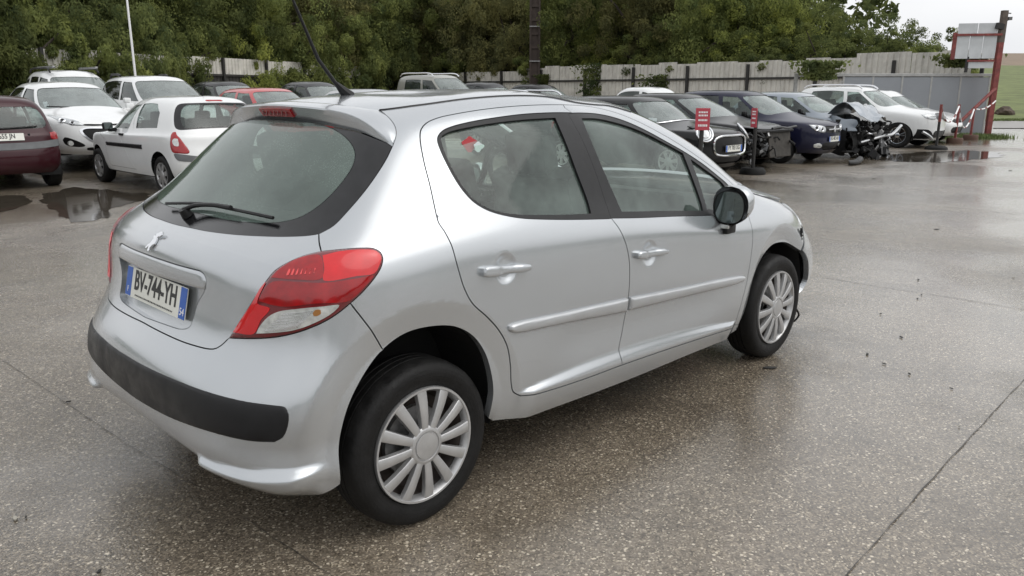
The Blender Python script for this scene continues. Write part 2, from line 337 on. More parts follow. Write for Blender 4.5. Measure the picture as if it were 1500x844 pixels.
def inset(B,L,g):
    """move a closed (u,t) loop inwards by g metres on the surface"""
    n=len(L); P=B.base(L[:,0],L[:,1]); h=1e-3
    Pu=(B.base(L[:,0]+h,L[:,1])-B.base(L[:,0]-h,L[:,1]))/(2*h); tl=np.clip(L[:,1]-h,0,B.T-.002); Pt=(B.base(L[:,0],tl+2*h)-B.base(L[:,0],tl))/(2*h)
    nn=np.cross(Pu,Pt); nn/=np.linalg.norm(nn,axis=1)[:,None]+1e-12
    T=np.roll(P,-1,0)-np.roll(P,1,0); T/=np.linalg.norm(T,axis=1)[:,None]+1e-12
    area=.5*np.sum(L[:,0]*np.roll(L[:,1],-1)-np.roll(L[:,0],-1)*L[:,1]); D=np.cross(nn,T)*(1 if area>0 else -1)*g
    a=(Pu*Pu).sum(1)+1e-12; b=(Pu*Pt).sum(1); c=(Pt*Pt).sum(1)+1e-12; du=(Pu*D).sum(1); dt=(Pt*D).sum(1); det=a*c-b*b+1e-14
    return L+np.clip(np.stack([(c*du-b*dt)/det,(a*dt-b*du)/det],1),-.3,.3)
def dedupe(L,eps=1e-5):
    L=np.asarray(L); k=[0]
    for i in range(1,len(L)):
        if np.abs(L[i]-L[k[-1]]).max()>eps: k.append(i)
    L=L[k]
    if np.abs(L[0]-L[-1]).max()<eps: L=L[:-1]
    return L
def respace(B,L,h):
    """resample a closed loop so that its points are about h apart on the surface"""
    L=np.vstack([L,L[:1]]); P=B.base(L[:,0],L[:,1]); s=np.concatenate([[0],np.cumsum(np.linalg.norm(np.diff(P,axis=0),axis=1))]); out=[]
    for i in range(len(L)-1):
        n=max(1,int(round((s[i+1]-s[i])/h))); out+=[L[i]+(L[i+1]-L[i])*k/n for k in range(n)]
    return np.array(out)
def panel(B,name,loop,m,parent=None,h=.012,gap=.0022,thick=.014,off=0.,holes=(),bulge=0.,bw=.02,mirror=False,post=None,label=None,bref=None):
    """a sheet of the body: a closed (u,t) outline (with holes) laid on the skin, its rim folded inwards"""
    loops=[]
    for k,L in enumerate([loop]+list(holes)):
        L=dedupe(L); L=respace(B,L,h)
        if gap: L=inset(B,L,gap if k==0 else -gap)
        loops.append(dedupe(L))
    lo=loops[0].min(0); hi=loops[0].max(0); mid=loops[0].mean(0)
    us=B.ticks(lo[0],hi[0],h,0,mid[1]); ts=B.ticks(lo[1],hi[1],h,1,mid[0])
    if len(us)*len(ts)>160000: print('  big',name,len(us),len(ts))
    G=np.stack(np.meshgrid(us,ts),-1).reshape(-1,2) if len(us) and len(ts) else np.zeros((0,2))
    if len(G): G=G[inpoly(G,loops)]
    bd=np.vstack(loops)
    if len(G):   # drop grid points too close to the rim
        sc=np.array([max(np.ptp(us)/max(len(us),1),1e-4),max(np.ptp(ts)/max(len(ts),1),1e-4)]); keep=np.ones(len(G),bool)
        kd=KDTree(len(bd)); [kd.insert((p[0],p[1],0.),i) for i,p in enumerate(bd/sc)]; kd.balance(); keep=np.array([kd.find((p[0],p[1],0.))[2]>.4 for p in G/sc])
        G=G[keep]
    if bulge and bref is None:   # extra rings near the rim carry the rounded edge
        R=[]
        for f in (.06,.2,.45): 
            for k,L in enumerate(loops): R.append(inset(B,L,(bw if k==0 else -bw)*f))
        R=np.vstack(R); R=R[inpoly(R,loops)]; G=np.vstack([R,G]) if len(G) else R
    pts=np.vstack([bd,G]); E=[]; o=0
    for L in loops: E+=[(o+i,o+(i+1)%len(L)) for i in range(len(L))]; o+=len(L)
    r=delaunay_2d_cdt([Vector(p) for p in pts],E,[],0,1e-6)
    q=np.array([v[:] for v in r[0]]); F=np.array([f for f in r[2] if len(f)==3]); c=q[F].mean(1); F=F[inpoly(c,loops)]
    if not len(F): print('  empty panel',name); return None
    orig=r[3]; rimset={}
    for i,og in enumerate(orig):
        for k in og:
            if k<len(bd): rimset[k]=i
    d=np.full(len(q),float(off))
    if bulge:
        P0=B.base(q[:,0],q[:,1]); bl=np.vstack([respace(B,L,h/4) for L in ([bref] if bref is not None else loops)]); Pb=B.base(bl[:,0],bl[:,1])
        kd=KDTree(len(Pb)); [kd.insert(Vector(p),i) for i,p in enumerate(Pb)]; kd.balance(); dist=np.array([kd.find(Vector(p))[2] for p in P0])
        x=np.clip(dist/bw,0,1); d=d+bulge*np.sqrt(1-(1-x)**2)
    V=B.pos(q[:,0],q[:,1],d); nv=B.nrm(q[:,0],q[:,1])
    if post is not None: V=post(V,q)
    # winding so that faces look outwards
    fn=np.cross(V[F[:,1]]-V[F[:,0]],V[F[:,2]]-V[F[:,0]]); flip=(fn*nv[F].mean(1)).sum(1)<0; F[flip]=F[flip][:,::-1]
    if bulge or post is not None:
        nv=np.zeros_like(V); fn=np.cross(V[F[:,1]]-V[F[:,0]],V[F[:,2]]-V[F[:,0]])
        for k in range(3): np.add.at(nv,F[:,k],fn)
        nv/=np.linalg.norm(nv,axis=1)[:,None]+1e-12
    nb=B.nbase(q[:,0],q[:,1]); V=list(V); faces=[tuple(f) for f in F]; nl=[tuple(nv[k]) for f in F for k in f]
    if thick:
        o=0
        for kl,L in enumerate(loops):
            ring=[rimset.get(o+i) for i in range(len(L))]; o+=len(L); ring=[k for k in ring if k is not None]; b=len(V)
            V+=[V[k]-nb[k]*thick for k in ring]; n=len(ring)
            ar=.5*np.sum(L[:,0]*np.roll(L[:,1],-1)-np.roll(L[:,0],-1)*L[:,1])
            for i in range(n):
                j=(i+1)%n; f=(ring[i],b+i,b+j,ring[j]) if (ar>0)==(kl==0) else (ring[j],b+j,b+i,ring[i])
                a_,b_,c_=V[f[0]],V[f[1]],V[f[2]]; fnn=np.cross(b_-a_,c_-a_); fnn=fnn/(np.linalg.norm(fnn)+1e-12); faces.append(f); nl+=[tuple(fnn)]*4
    ob=mk(name,V,faces,m,parent,True,nl)
    if label: ob['label']=label
    if mirror:
        Vm=[(v[0],-v[1],v[2]) for v in V]; fm=[]; nm=[]; k=0
        for f in faces:
            n=len(f); fm.append(f[::-1]); nm+=[(a,-b,c) for a,b,c in nl[k:k+n]][::-1]; k+=n
        o2=mk(name,Vm,fm,m,parent,True,nm); return ob,o2
    return ob
def half(L,rear=True,U=None):
    """close a half outline (running from the centre line round to the centre line, u>=0) by its mirror image"""
    L=np.asarray(L)
    m=L[::-1].copy(); 
    if rear: m[:,0]*=-1
    else: m[:,0]=2*U-m[:,0]
    return np.vstack([L,m])
# ------------------------------------------------------------------ the silver hatchback: skin
wl=[.985,1,1,1,1,.985,.95]; o1=[1]*7
HROWS=[
 (-.490,.293,3.211,.20,.825,[.206,.272,.252,.242,.248,.233,.217],[.056,.179,.407],[.115,.305,.733],wl),
 (-.640,.326,3.45,.28,.860,[.300,.331,.330,.328,.330,.327,.300],[.005,.218,.414],[.107,.262,.731],wl),
 (-.655,.467,3.461,.42,.873,[.420,.480,.480,.480,.480,.461,.441],[.036,.206,.420],[.113,.286,.737],wl),
 (-.681,.592,3.427,.56,.875,[.547,.640,.640,.640,.630,.601,.560],[.086,.209,.421],[.112,.291,.745],wl),
 (-.580,.704,3.333,.661,.873,[.700,.780,.780,.770,.750,.710,.660],[.094,.215,.421],[.122,.328,.750],wl),
 (-.540,.846,3.208,.753,.874,[.850,.900,.890,.870,.840,.790,.757],[.055,.209,.420],[.097,.316,.745],wl),
 (-.554,.984,3.036,.855,.851,[.962,1.009,.990,.960,.919,.870,.860],[.099,.219,.420],[.083,.285,.741],wl),
 (-.398,1.037,2.572,.973,.802,[1.054,1.080,1.060,1.029,.988,.950,.952],[.100,.218,.450],[.086,.255,.594],wl),
 (-.200,1.215,2.212,1.226,.741,[1.209,1.229,1.222,1.211,1.198,1.171,1.195],[.074,.206,.446],[.054,.222,.503],wl),
 (-.022,1.390,1.732,1.420,.638,[1.357,1.409,1.421,1.418,1.400,1.372,1.376],[.053,.156,.332],[.054,.184,.402],wl),
 (.105,1.437,1.538,1.468,.502,[1.438,1.470,1.476,1.480,1.479,1.454,1.436],[.042,.108,.226],[.054,.142,.298],wl),
 (.240,1.461,1.405,1.468,.252,[1.464,1.464,1.482,1.490,1.496,1.470,1.456],[.029,.082,.191],[.028,.103,.242],o1),
 (.347,1.467,1.294,1.462,0.,[1.467,1.464,1.482,1.486,1.487,1.468,1.456],[.029,.079,.200],[.028,.101,.248],o1)]
HDIM=[]   # handle dimples (x,z,r)
def hdisp(P,n):
    x,y,z=P[...,0],np.abs(P[...,1]),P[...,2]; side=sstep(.35,.75,np.abs(n[...,1])); d=np.zeros(x.shape)
    for cx,cz,ra,rc in ((-.02,.36,.345,.452),(2.54,.33,.345,.440)):
        r=np.hypot(x-cx,z-cz); w=rc-r; k=np.where(w>0,w*w/(w+.0035),0); d-=.28*np.minimum(k,.085)*side
    zb=.375-.036*(x-.41); f=np.clip((x-.42)/1.6,0,1); hb=.012+.055*np.sin(np.pi*np.clip(f*1.02,0,1))**.8
    inr=sstep(.40,.5,x)*(1-sstep(1.98,2.06,x))
    d+=.020*(1-sstep(zb,zb+hb,z))*inr*side
    d-=.010*np.exp(-((z-zb-.16)/.10)**2)*sstep(.5,.8,x)*(1-sstep(1.7,2.0,x))*side
    # rear bumper fin and shelf
    rb=1-sstep(-.47,-.36,x)
    d2=.030*rb*sstep(.43,.49,y)*(1-sstep(.328,.362,z))
    d2=d2+.018*(1-sstep(.24,.46,z))*(1-sstep(-.40,-.25,x))*(1-sstep(.56,.74,y))
    d2=d2+.050*(1-sstep(.22,.43,z))*sstep(.56,.74,y)*(1-sstep(-.28,-.15,x))
    for cx,cz,rr in HDIM:
        r=np.hypot(x-cx,z-cz); d-=.011*(1-sstep(rr*.45,rr,r))*side
    return d,d2
H=Body(HROWS,hdisp)
def px(*segs,B=None,mode='px',step=None):
    """pixel polylines (each smoothed, joined at sharp corners) -> (u,t) on the skin"""
    out=[]
    for s_ in segs:
        out.append((B or H).cast(catmull(s_,step or (6 if mode=='px' else .02)),mode))
    return np.vstack([o for o in out if len(o)])
def zz(ox,oy,sc,*p): return [(ox+a/sc,oy+b/sc) for a,b in p]
def rightpart(L): return L[L[:,0]>0]
def snap0(L,a=True,b=True):
    L=L.copy()
    if a: L=np.vstack([[0,L[0,1]],L])
    if b: L=np.vstack([L,[0,L[-1,1]]])
    return L

def t_at_y(u,y,lo=8.3,hi=11.8):
    t=np.linspace(lo,hi,500); P=np.abs(H.base(np.full(500,u),t)[:,1]); k=int(np.argmin(np.abs(P-y))); return t[k]
hero=tag(empty('hatchback_car',(0,0,0)),'silver five-door hatchback with black rear bumper strip standing alone on the wet yard','car')
S=M['silver']
for q in ((741.5,393.3),(952,371)):
    a=H.cast([q],'px'); p_=H.base(a[:,0],a[:,1])[0]; HDIM.append((p_[0],p_[2],.062))
Bgap=[(824.7,153.6),(835.6,171.7),(854,205.6),(872,250),(887.8,296.8),(895.6,320)]; Bgap2=[(895.6,320),(908,336.8),(917,358),(921.8,383),(922,420),(920,445.6),(914.4,484),(907,513),(906,532)]
RDtop=[(824.7,153.6),(790.7,153.8),(749.9,156),(709,160.3),(668,166.9),(640.9,173),(624.5,180.5),(616.9,189.5),(615.3,201.7),(620.4,234.4),(630,272.6),(640.9,321.6),(643.6,328.4),(650.4,338),(657,350),(662,361),(671,393),(680,422),(692.4,445),(713.8,464.4),(731.5,484),(744,507),(750,535.5),(752,564),(754.6,576),(761.7,579.6)]
RDbot=[(761.7,579.6),(799,569),(848.8,553),(906,532)]
FDtop=[(824.7,153.6),(851,154.8),(877,158.7),(906,166.5),(932,177),(958,190),(989.4,208),(1023,230.3),(1054.6,253.8),(1076.7,273.3)]
FDfr=[(1076.7,273.3),(1086,289),(1093.5,307.7),(1098,322),(1101.8,336),(1102.5,352.7),(1100.6,371.7),(1097,395.4),(1092.3,420),(1079.5,465.7),(1075.5,475.8)]
FDbot=[(1075.5,475.8),(980.8,506.5),(906,532)]
uB1,uB2=px(Bgap),px(Bgap2); uRDt,uRDb=px(RDtop),px(RDbot); uFDt,uFDf,uFDb=px(FDtop),px(FDfr),px(FDbot)
# ---- rear door: sheet, window
rwin=np.vstack([px([(838,165.2),(818,165),(790.7,165.8),(763.5,167.7),(722.6,173),(690,178.6),(662.7,185.4),(649,191.4),(642.2,199),(640.9,205.8),(645,219.5),(654.5,240),(668,264.4),(681.7,283.5),(695.4,297),(714.4,308),(736.2,314.8),(763.5,319.5),(790.7,321),(831.6,321.6),(872.5,321),(895.5,320.3)]),uB1[::-1][1:-3]])
rgl=px([(813.9,172.3),(790.7,173.4),(763.5,175.3),(722.6,180),(690,185.4),(662.7,191.4),(651.8,195.7),(646.9,200.4),(647.7,210),(657.2,234.4),(670.8,260.3),(684.5,280.8),(698,294.4),(717.2,305.3),(739,311.3),(763.5,314),(804.4,314.5),(845.2,313.5),(866.5,312.4)],[(866.5,312.4),(861.6,294.4),(845.2,250.8),(828.9,207.2),(813.9,172.3)])
rwo=rwin[:-(len(uB1)-4)]; rdoor=np.vstack([uRDt,uRDb[1:],uB2[::-1][1:],rwo[::-1][1:],uB1[:2][::-1][:-1]])
def side_door(loop,win,glas,lab):
    r=panel(H,'door',loop,S,hero,h=.0075,mirror=True,thick=.02)
    g=panel(H,'window',glas[0],M['glass'],None,h=.03,off=-.012,gap=-.004,thick=0,mirror=True)
    f=panel(H,'window_frame',win,M['pillar'],None,h=.014,off=-.002,gap=.0005,thick=.014,holes=glas,mirror=True)
    for k in (0,1): g[k].parent=r[k]; f[k].parent=r[k]
    return r
RD=side_door(rdoor,rwin,[rgl],'')
# ---- front door
fwin=np.vstack([uB1[3:],px([(897,319.6),(937,319),(985,317),(1045,315.4),(1072,313)],[(1072,313),(1077,300),(1073.5,281),(1063.7,268),(1054.6,260.3),(1028.5,239.5),(1002.4,222.5),(976.4,207.7),(950.3,193.3),(924.2,180.8),(898.2,171.7),(872,166.5),(850,165.4),(838,165.6)])])
fgl=px([(852.6,173),(872,173),(893,176.9),(924.2,186),(950.3,197.2),(976.4,210.8),(1001,224.3)],[(1001,224.3),(1008,242),(1028.5,299.4),(1030,308.5)],[(1030,308.5),(986.8,308.5),(911.2,309.8)],[(911.2,309.8),(885,250),(866,205),(852.6,173)])
qgl=px([(1012.3,233),(1028.5,244.7),(1058.5,268),(1063,276),(1060,300),(1053,306.5),(1036.3,306)],[(1036.3,306),(1025.9,270.7),(1012.3,233)])
fwo=fwin[len(uB1)-3:]; fdoor=np.vstack([uFDt,uFDf[1:],uFDb[1:],uB2[::-1][1:],fwo,uB1[:2][::-1]])
FD=side_door(fdoor,fwin,[fgl,qgl],'')
for k,o_ in enumerate(panel(H,'quarter_window',qgl,M['glass'],None,h=.03,off=-.012,gap=-.004,thick=0,mirror=True)): o_.parent=FD[k]
# ---- body side: roof rail, quarter panel and sill in one pressing
arch=[(497,709),(500.5,659),(515.5,599),(541,548),(566.7,514.7),(600.8,490.4),(639,480.6),(673,481),(699,494.7),(716,518),(725.4,548),(728.8,577.8),(725,603.5),(719.4,624.5)]
uarch=px(arch); k_=int(np.argmin(np.abs(uarch-H.cast([(566.7,514.7)],'px')[0]).sum(1)))
gapQ=px([(567.2,515),(541,480),(513.1,444.3)])
lamp=zz(320,340,4.22,(635,120),(760,108),(880,100),(960,103),(1000,125),(1015,160),(1005,215),(970,275),(900,360),(815,440))
lamp2=zz(320,340,4.22,(815,440),(740,500),(660,550),(560,595),(450,630),(330,652),(200,658),(70,655))
lamp3=zz(320,340,4.22,(70,655),(100,610),(150,530),(200,450),(250,370),(300,300),(350,240),(430,190),(520,150),(635,120))
uL1,uL2,uL3=px(lamp),px(lamp2),px(lamp3)
hgap=px([(470.5,368.4),(467.5,355),(467,342.8)])
glr=px([(467,342.8),(487.7,331),(508.4,310),(538,274.7),(564.7,234.7),(575,213.5)])
spg=px([(575,213.5),(579.8,197.7),(578.5,186),(570.6,174),(560,164.5)])
gut=[(u_,t_at_y(u_,y_)) for u_,y_ in ((2.9,.47),(3.3,.485),(4,.505),(4.75,.515),(5.5,.52),(6.25,.52),(7,.52),(7.75,.52),(8.5,.518),(9.25,.515),(10.,.508),(10.6,.495))]
gut=catmull([(2.36,9.69)]+gut+[(11.0,9.25)],.15)
wse=catmull([(11.0,9.25),(11.1,8.9),(11.15,8.2),(11.35,7.4),(11.4,7.12)],.15)
body=np.vstack([gut,wse[1:],uFDt[::-1],uRDt[1:],uRDb[1:],uFDb[::-1][1:],px([(1082.5,474.5),(1083,481)]),np.stack([np.linspace(8.9,uarch[-1,0]+.05,40),np.full(40,.03)],1),uarch[::-1][1:len(uarch)-k_],gapQ,uL1[::-1][1:],hgap,glr[1:],spg[1:]])
panel(H,'body_side',body,S,hero,h=.011,mirror=True,thick=.03)
# drip channel along the roof
for s_ in (1,-1):
    P=H.pos(gut[:,0],gut[:,1],-.002); P[:,1]*=s_; MB().tube(P,.0065,6).build('roof_channel',M['seal'],hero,True)
# ---- roof (both halves in one mesh)
def joined(pair,name):
    a,b=pair; bm=bmesh.new(); bm.from_mesh(a.data); bm.from_mesh(b.data); bmesh.ops.remove_doubles(bm,verts=bm.verts,dist=.0008)
    for f in bm.faces: f.smooth=True
    me=bpy.data.meshes.new(name); bm.to_mesh(me); bm.free(); me.materials.append(a.data.materials[0]); par=a.parent
    for o_ in (a,b): d=o_.data; bpy.data.objects.remove(o_); bpy.data.meshes.remove(d)
    return link(name,me,par)
rgp=catmull([(0,9.9),(.57,9.88),(1.33,9.85),(1.92,9.76),(2.34,9.69)],.15)
roof=np.vstack([rgp,gut[1:],[(11.6,9.32),(12.5,9.35),(14,9.35),(14,12),(10,12),(5,12),(0,12)]])
joined(panel(H,'roof',roof,S,hero,h=.02,gap=0,thick=0,mirror=True),'roof')
# ---- tail lamps
def lampset(side):
    pass
lampL=np.vstack([uL1,uL2[1:],uL3[1:-1]])
tl=panel(H,'tail_light',lampL,M['red_lens_dark'],hero,h=.012,gap=.001,thick=.03,off=.001,bulge=.009,bw=.03,mirror=True)
def sub(name,pts,m,off,bul=.002,z=(320,340,4.22),smooth=True,hh=.012,par=None,bw=.012):
    Lp=px(zz(*z,*pts,pts[0])); r=panel(H,name,Lp,m,None,h=hh,gap=0,thick=.0015,off=.0028 if off<.009 else .0045,bulge=.009,bw=.03,mirror=True,bref=lampL)
    for k in (0,1): r[k].parent=(par or tl)[k]
    return r
sub('lens',[(648,158),(760,130),(900,117),(970,125),(1000,157),(985,215),(958,256),(850,275),(650,300),(657,240)],M['red_lens_bright'],.0085)
sub('lens',[(335,285),(400,225),(500,172),(632,158),(652,225),(640,290),(480,298)],M['red_lens'],.0083)
sub('lens',[(262,425),(300,350),(345,312),(500,312),(650,316),(850,288),(952,270),(905,330),(830,405),(790,428),(600,440),(400,458)],M['red_lens'],.0085)
sub('lens',[(97,618),(150,535),(215,440),(262,350),(300,310),(262,400),(255,440),(330,470),(275,545),(232,628)],M['red_lens_bright'],.0083)
cl=sub('reversing_lens',[(248,626),(272,578),(320,522),(380,490),(500,472),(650,457),(745,450),(700,500),(600,558),(480,603),(350,621)],M['clear_lens'],.0087,.003)
for k in range(7): sub('reflector_rib',[(430+27*k,276-2*k),(446+27*k,240-1*k),(456+24*k,238-1*k),(444+26*k,274-2*k)],M['red_rib'],.0105,0,hh=.006)
for k in range(6): sub('lens_rib',[(300+22*k,600-20*k),(400+22*k,594-20*k),(500+22*k-4*k,578-19*k),(500+22*k-4*k,588-19*k),(400+22*k,604-20*k),(298+22*k,610-20*k)],M['chrome'],.0128,0,par=cl,hh=.006)
sub('bulb',[(588,498),(604,478),(634,478),(637,500),(612,516),(594,516)],M['amber'],.0125,.001,par=cl,hh=.006)
# ---- tailgate
gb=rightpart(px([(204.7,303.5),(209,308.7),(220.8,314.9),(251.6,327.2),(284.8,334.8),(303.7,338.6),(345,343.6),(390,346),(419.6,346.4),(449,345.2),(467,342.8)]))
hb_=px([(335.7,494.8),(324,506),(312.5,511.4),(279.3,504.7),(246,491.4),(203,468.2),(173,445)]); hb_=rightpart(hb_)
gt=px([(292.2,396.8),(279.4,393.6),(256,387.2),(224,376.5),(192,365.8)]); gt=rightpart(gt)
rec_r=px([(292.2,396.8),(298.6,402),(301.8,411.7),(299.7,425.5),(290,443),(282.6,467),(277.3,479),(266.6,482),(234.6,472.5),(202.6,460.7)]); rec_r=rightpart(rec_r)
recess=half(snap0(np.vstack([gt[::-1],rec_r[1:]]))); 
hatch=half(snap0(np.vstack([gb,hgap[::-1][1:],uL3[::-1][1:],hb_[1:]])))
tg=panel(H,'tailgate',hatch,S,hero,h=.011,holes=[recess],thick=.02)
gbt=rightpart(px([(299.7,425.5),(285.8,422.3),(234.6,406.4),(194,393.6)])); gside=px([(292.2,396.8),(298.6,402),(301.8,411.7),(299.7,425.5)])
garn=half(snap0(np.vstack([gt[::-1],gside[1:],gbt[1:]])))
panel(H,'plate_garnish',garn,S,tg,h=.011,gap=.0015,thick=.03,off=-.001,bulge=.006,bw=.02)
def recpost(V,q): return V
panel(H,'plate_recess',recess,S,tg,h=.013,gap=-.001,thick=0,off=-.022,bulge=0)
rimP=H.pos(recess[:,0],recess[:,1]); rimN=H.nbase(recess[:,0],recess[:,1]); n_=len(recess)
mk('recess_rim',list(rimP)+list(rimP-rimN*.023),[(i,n_+i,n_+(i+1)%n_,(i+1)%n_) for i in range(n_)],S,tg,True)
# number plate
pc=H.hit(CAM,ray(232.5,431)); pP=H.pos(np.array([0.]),np.array([pc[1]]))[0]; pn=H.nbase(np.array([0.]),np.array([pc[1]]))[0]
pup=np.cross(pn,np.array([0,-1.,0])); pup=pup/np.linalg.norm(pup)
if pup[2]<0: pup=-pup
PM=frame(pP-pn*.012,(0,-1,0),pup)
def plate(parent,M4,body,w=.52,h=.11,num='54',small=True,xs=.80,size=.100,bands=True):
    o_=MB().box((0,0,0),(w,h,.003)).build('number_plate',M['plate_white'],parent); o_.data.transform(M4)
    for s_ in ((-1,1) if bands else ()):
        b=MB().box((s_*(w/2-.024),0,.0022),(.047,h-.004,.0016)).build('blue_band',M['plate_blue'],o_); b.data.transform(M4)
    text_mesh(body,size,M['ink'],'registration_number',o_,M4@Matrix.Translation((0,.009,.0024)),xs=xs,bold=.0022)
    if bands: text_mesh('F',.030,M['white_print'],'country_letter',o_,M4@Matrix.Translation((-w/2+.024,-.03,.0036)))
    if bands and num: text_mesh(num,.036,M['white_print'],'department_number',o_,M4@Matrix.Translation((w/2-.024,-.03,.0036)))
    if small:
        mb=MB(); rr=random.Random(3); x=-.17
        for a in range(26):
            wd_=rr.uniform(.004,.011); mb.box((x+wd_/2,-.043,.0021),(wd_,.0055,.0008)); x+=wd_+.0055
        mb.build('dealer_lettering',M['ink'],o_).data.transform(M4)
    return o_
plate(tg,PM,'BV-744-YH')
# emblem: a rearing cat outline
ec=H.hit(CAM,ray(228,354)); eP=H.pos(np.array([0.]),np.array([ec[1]]))[0]; en=H.nbase(np.array([0.]),np.array([ec[1]]))[0]
lion=[(.030,.036),(.022,.040),(.008,.036),(.000,.028),(-.010,.029),(-.008,.021),(-.014,.018),(-.020,.022),(-.021,.013),(-.012,.008),(-.018,-.010),(-.028,-.018),(-.037,-.032),(-.028,-.034),(-.018,-.022),(-.010,-.040),(.002,-.041),(.004,-.034),(-.003,-.030),(.004,-.016),(.016,-.010),(.016,.006),(.010,.012),(.014,.020),(.024,.020),(.034,.028),(.026,.030)]
MB().prism(lion,0,.006).build('lion_badge',M['chrome'],tg).data.transform(frame(eP+en*.001,(0,-1,0),np.cross(en,(0,-1,0))))
# ---- rear window with its black border, wiper
gtop=px([(575,213.5),(567.7,209),(549.9,202),(523.3,192.4),(478.8,184.4),(434.4,178),(412,177)]); gtop=rightpart(gtop)
rg=half(snap0(np.vstack([gb,glr[1:],gtop[1:]])))
clr=rightpart(px(zz(390,100,3.377,(0,252),(150,262),(260,275),(340,305),(395,345),(428,390),(437,425),(425,480),(380,550),(320,620),(240,690),(150,738),(55,758),(-60,760),(-200,745),(-330,715),(-420,690))))
clr=half(snap0(clr))
rgo=panel(H,'rear_window',clr,M['rear_glass'],tg,h=.025,gap=0,thick=0,off=-.003)
panel(H,'window_border',rg,M['frit'],rgo,h=.018,gap=.002,thick=.006,off=-.003,holes=[clr])
def onskin(pts,off,step=8): 
    uv=H.cast(catmull(pts,step),'px'); return H.pos(uv[:,0],uv[:,1],off)
wp=MB(); wp.tube(onskin([(248,303.2),(297.7,303.5),(347.4,312.5),(404,324.8)],.017),.006,6); wp.build('wiper_blade',M['black_plastic'],tg,True)
wp=MB(); wp.tube(onskin([(275,316),(292,309.5),(318,308.5),(345,312.5)],.026),.008,8)
q=H.cast([(275,316)],'px'); P=H.pos(q[:,0],q[:,1],0)[0]; nq=H.nbase(q[:,0],q[:,1])[0]
wp.tube([P,P+nq*.03],[.022,.016],12); wp.build('wiper_arm',M['black_plastic'],tg,True)
# ---- roof spoiler
Ep=catmull([(409,152.6),(434.4,154.8),(470,158.5),(508.4,166.2),(532,176.5),(552.9,191.2),(576,210)],5); Ed=[]
for a,b in Ep:
    d=ray(a,b); lo,hi=2.,6.
    f=lambda t:(CAM+d*t)[0]-(-.033+.29*(CAM+d*t)[1]**2)
    for _ in range(50):
        mid=(lo+hi)/2
        if f(mid)<0: lo=mid
        else: hi=mid
    Ed.append(CAM+d*lo)
Ed=np.array(Ed); Ed[0,1]=0
nE=len(Ed); sE=np.linspace(0,1,nE)
def along(uvs,n):
    P=H.base(uvs[:,0],uvs[:,1]); s_=np.concatenate([[0],np.cumsum(np.linalg.norm(np.diff(P,axis=0),axis=1))]); s_/=s_[-1]
    x=np.linspace(0,1,n); return np.stack([np.interp(x,s_,uvs[:,0]),np.interp(x,s_,uvs[:,1])],1)
gG=along(snap0(gtop[::-1],True,False),nE); gR=along(np.vstack([rgp,spg[::-1][1:]]),nE)
PG=H.pos(gG[:,0],gG[:,1],-.004); PR=H.pos(gR[:,0],gR[:,1],.0)
rowsS=[PR-H.nbase(gR[:,0],gR[:,1])*.012,PR]
for f in (.2,.4,.6,.8,.93): 
    P=PR*(1-f)+Ed*f; P[:,2]+=.012*np.sin(np.pi*f)*(1-sE)**.3; rowsS.append(P)
E2=Ed.copy(); E2[:,2]-=.006; E2[:,0]-=.001
rowsS+=[Ed,E2]
for f in (.35,.7,1.0): rowsS.append(E2*(1-f)+(PG+np.stack([.022*(1-sE**3),0*sE,.0*sE],1))*f)
A=np.array(rowsS); V=[];F=[]; nr=len(A)
full=np.concatenate([A[:,::-1]*np.array([1,1,1]),A[:,1:]*np.array([1,-1,1])],1); wd_=full.shape[1]
V=full.reshape(-1,3); F=[(i*wd_+j,i*wd_+j+1,(i+1)*wd_+j+1,(i+1)*wd_+j) for i in range(nr-1) for j in range(wd_-1)]
sp=mk('roof_spoiler',V,F,S,hero,True); sp.data.set_sharp_from_angle(angle=math.radians(35))
bmx=bmesh.new(); bmx.from_mesh(sp.data); bmesh.ops.recalc_face_normals(bmx,faces=bmx.faces); bmx.to_mesh(sp.data); bmx.free()
# high brake lamp in the spoiler's rear face
fa,fb=.22,.92; ys=np.linspace(-.115,.115,9); mb=MB(); Vb=[]
Ef=full[nr-4]; Gf=full[nr-1]
for yv in ys:
    e=np.array([np.interp(yv,Ef[::-1,1] if Ef[0,1]>Ef[-1,1] else Ef[:,1],(Ef[::-1,k] if Ef[0,1]>Ef[-1,1] else Ef[:,k])) for k in range(3)])
    g=np.array([np.interp(yv,Gf[::-1,1] if Gf[0,1]>Gf[-1,1] else Gf[:,1],(Gf[::-1,k] if Gf[0,1]>Gf[-1,1] else Gf[:,k])) for k in range(3)])
    o_=np.array([-.008,0,-.004]); a=e*(1-.12)+g*.12; b=e*(.38)+g*.62; Vb+=[a,a+o_,b+o_,b]
Fb=[]
for k in range(8):
    for j in range(4): Fb.append((k*4+j,k*4+(j+1)%4,(k+1)*4+(j+1)%4,(k+1)*4+j))
Fb+=[(0,3,2,1),(32,33,34,35)]; mb.add(Vb,Fb); bl=mb.build('brake_light',M['red_lens'],sp)
for k in range(1,8): 
    c=(np.array(Vb[k*4+1])+np.array(Vb[k*4+2]))/2; MB().box(c+np.array([-.0025,0,0]),(.003,.006,.022)).build('led_divider',M['red_lens_dark'],bl)
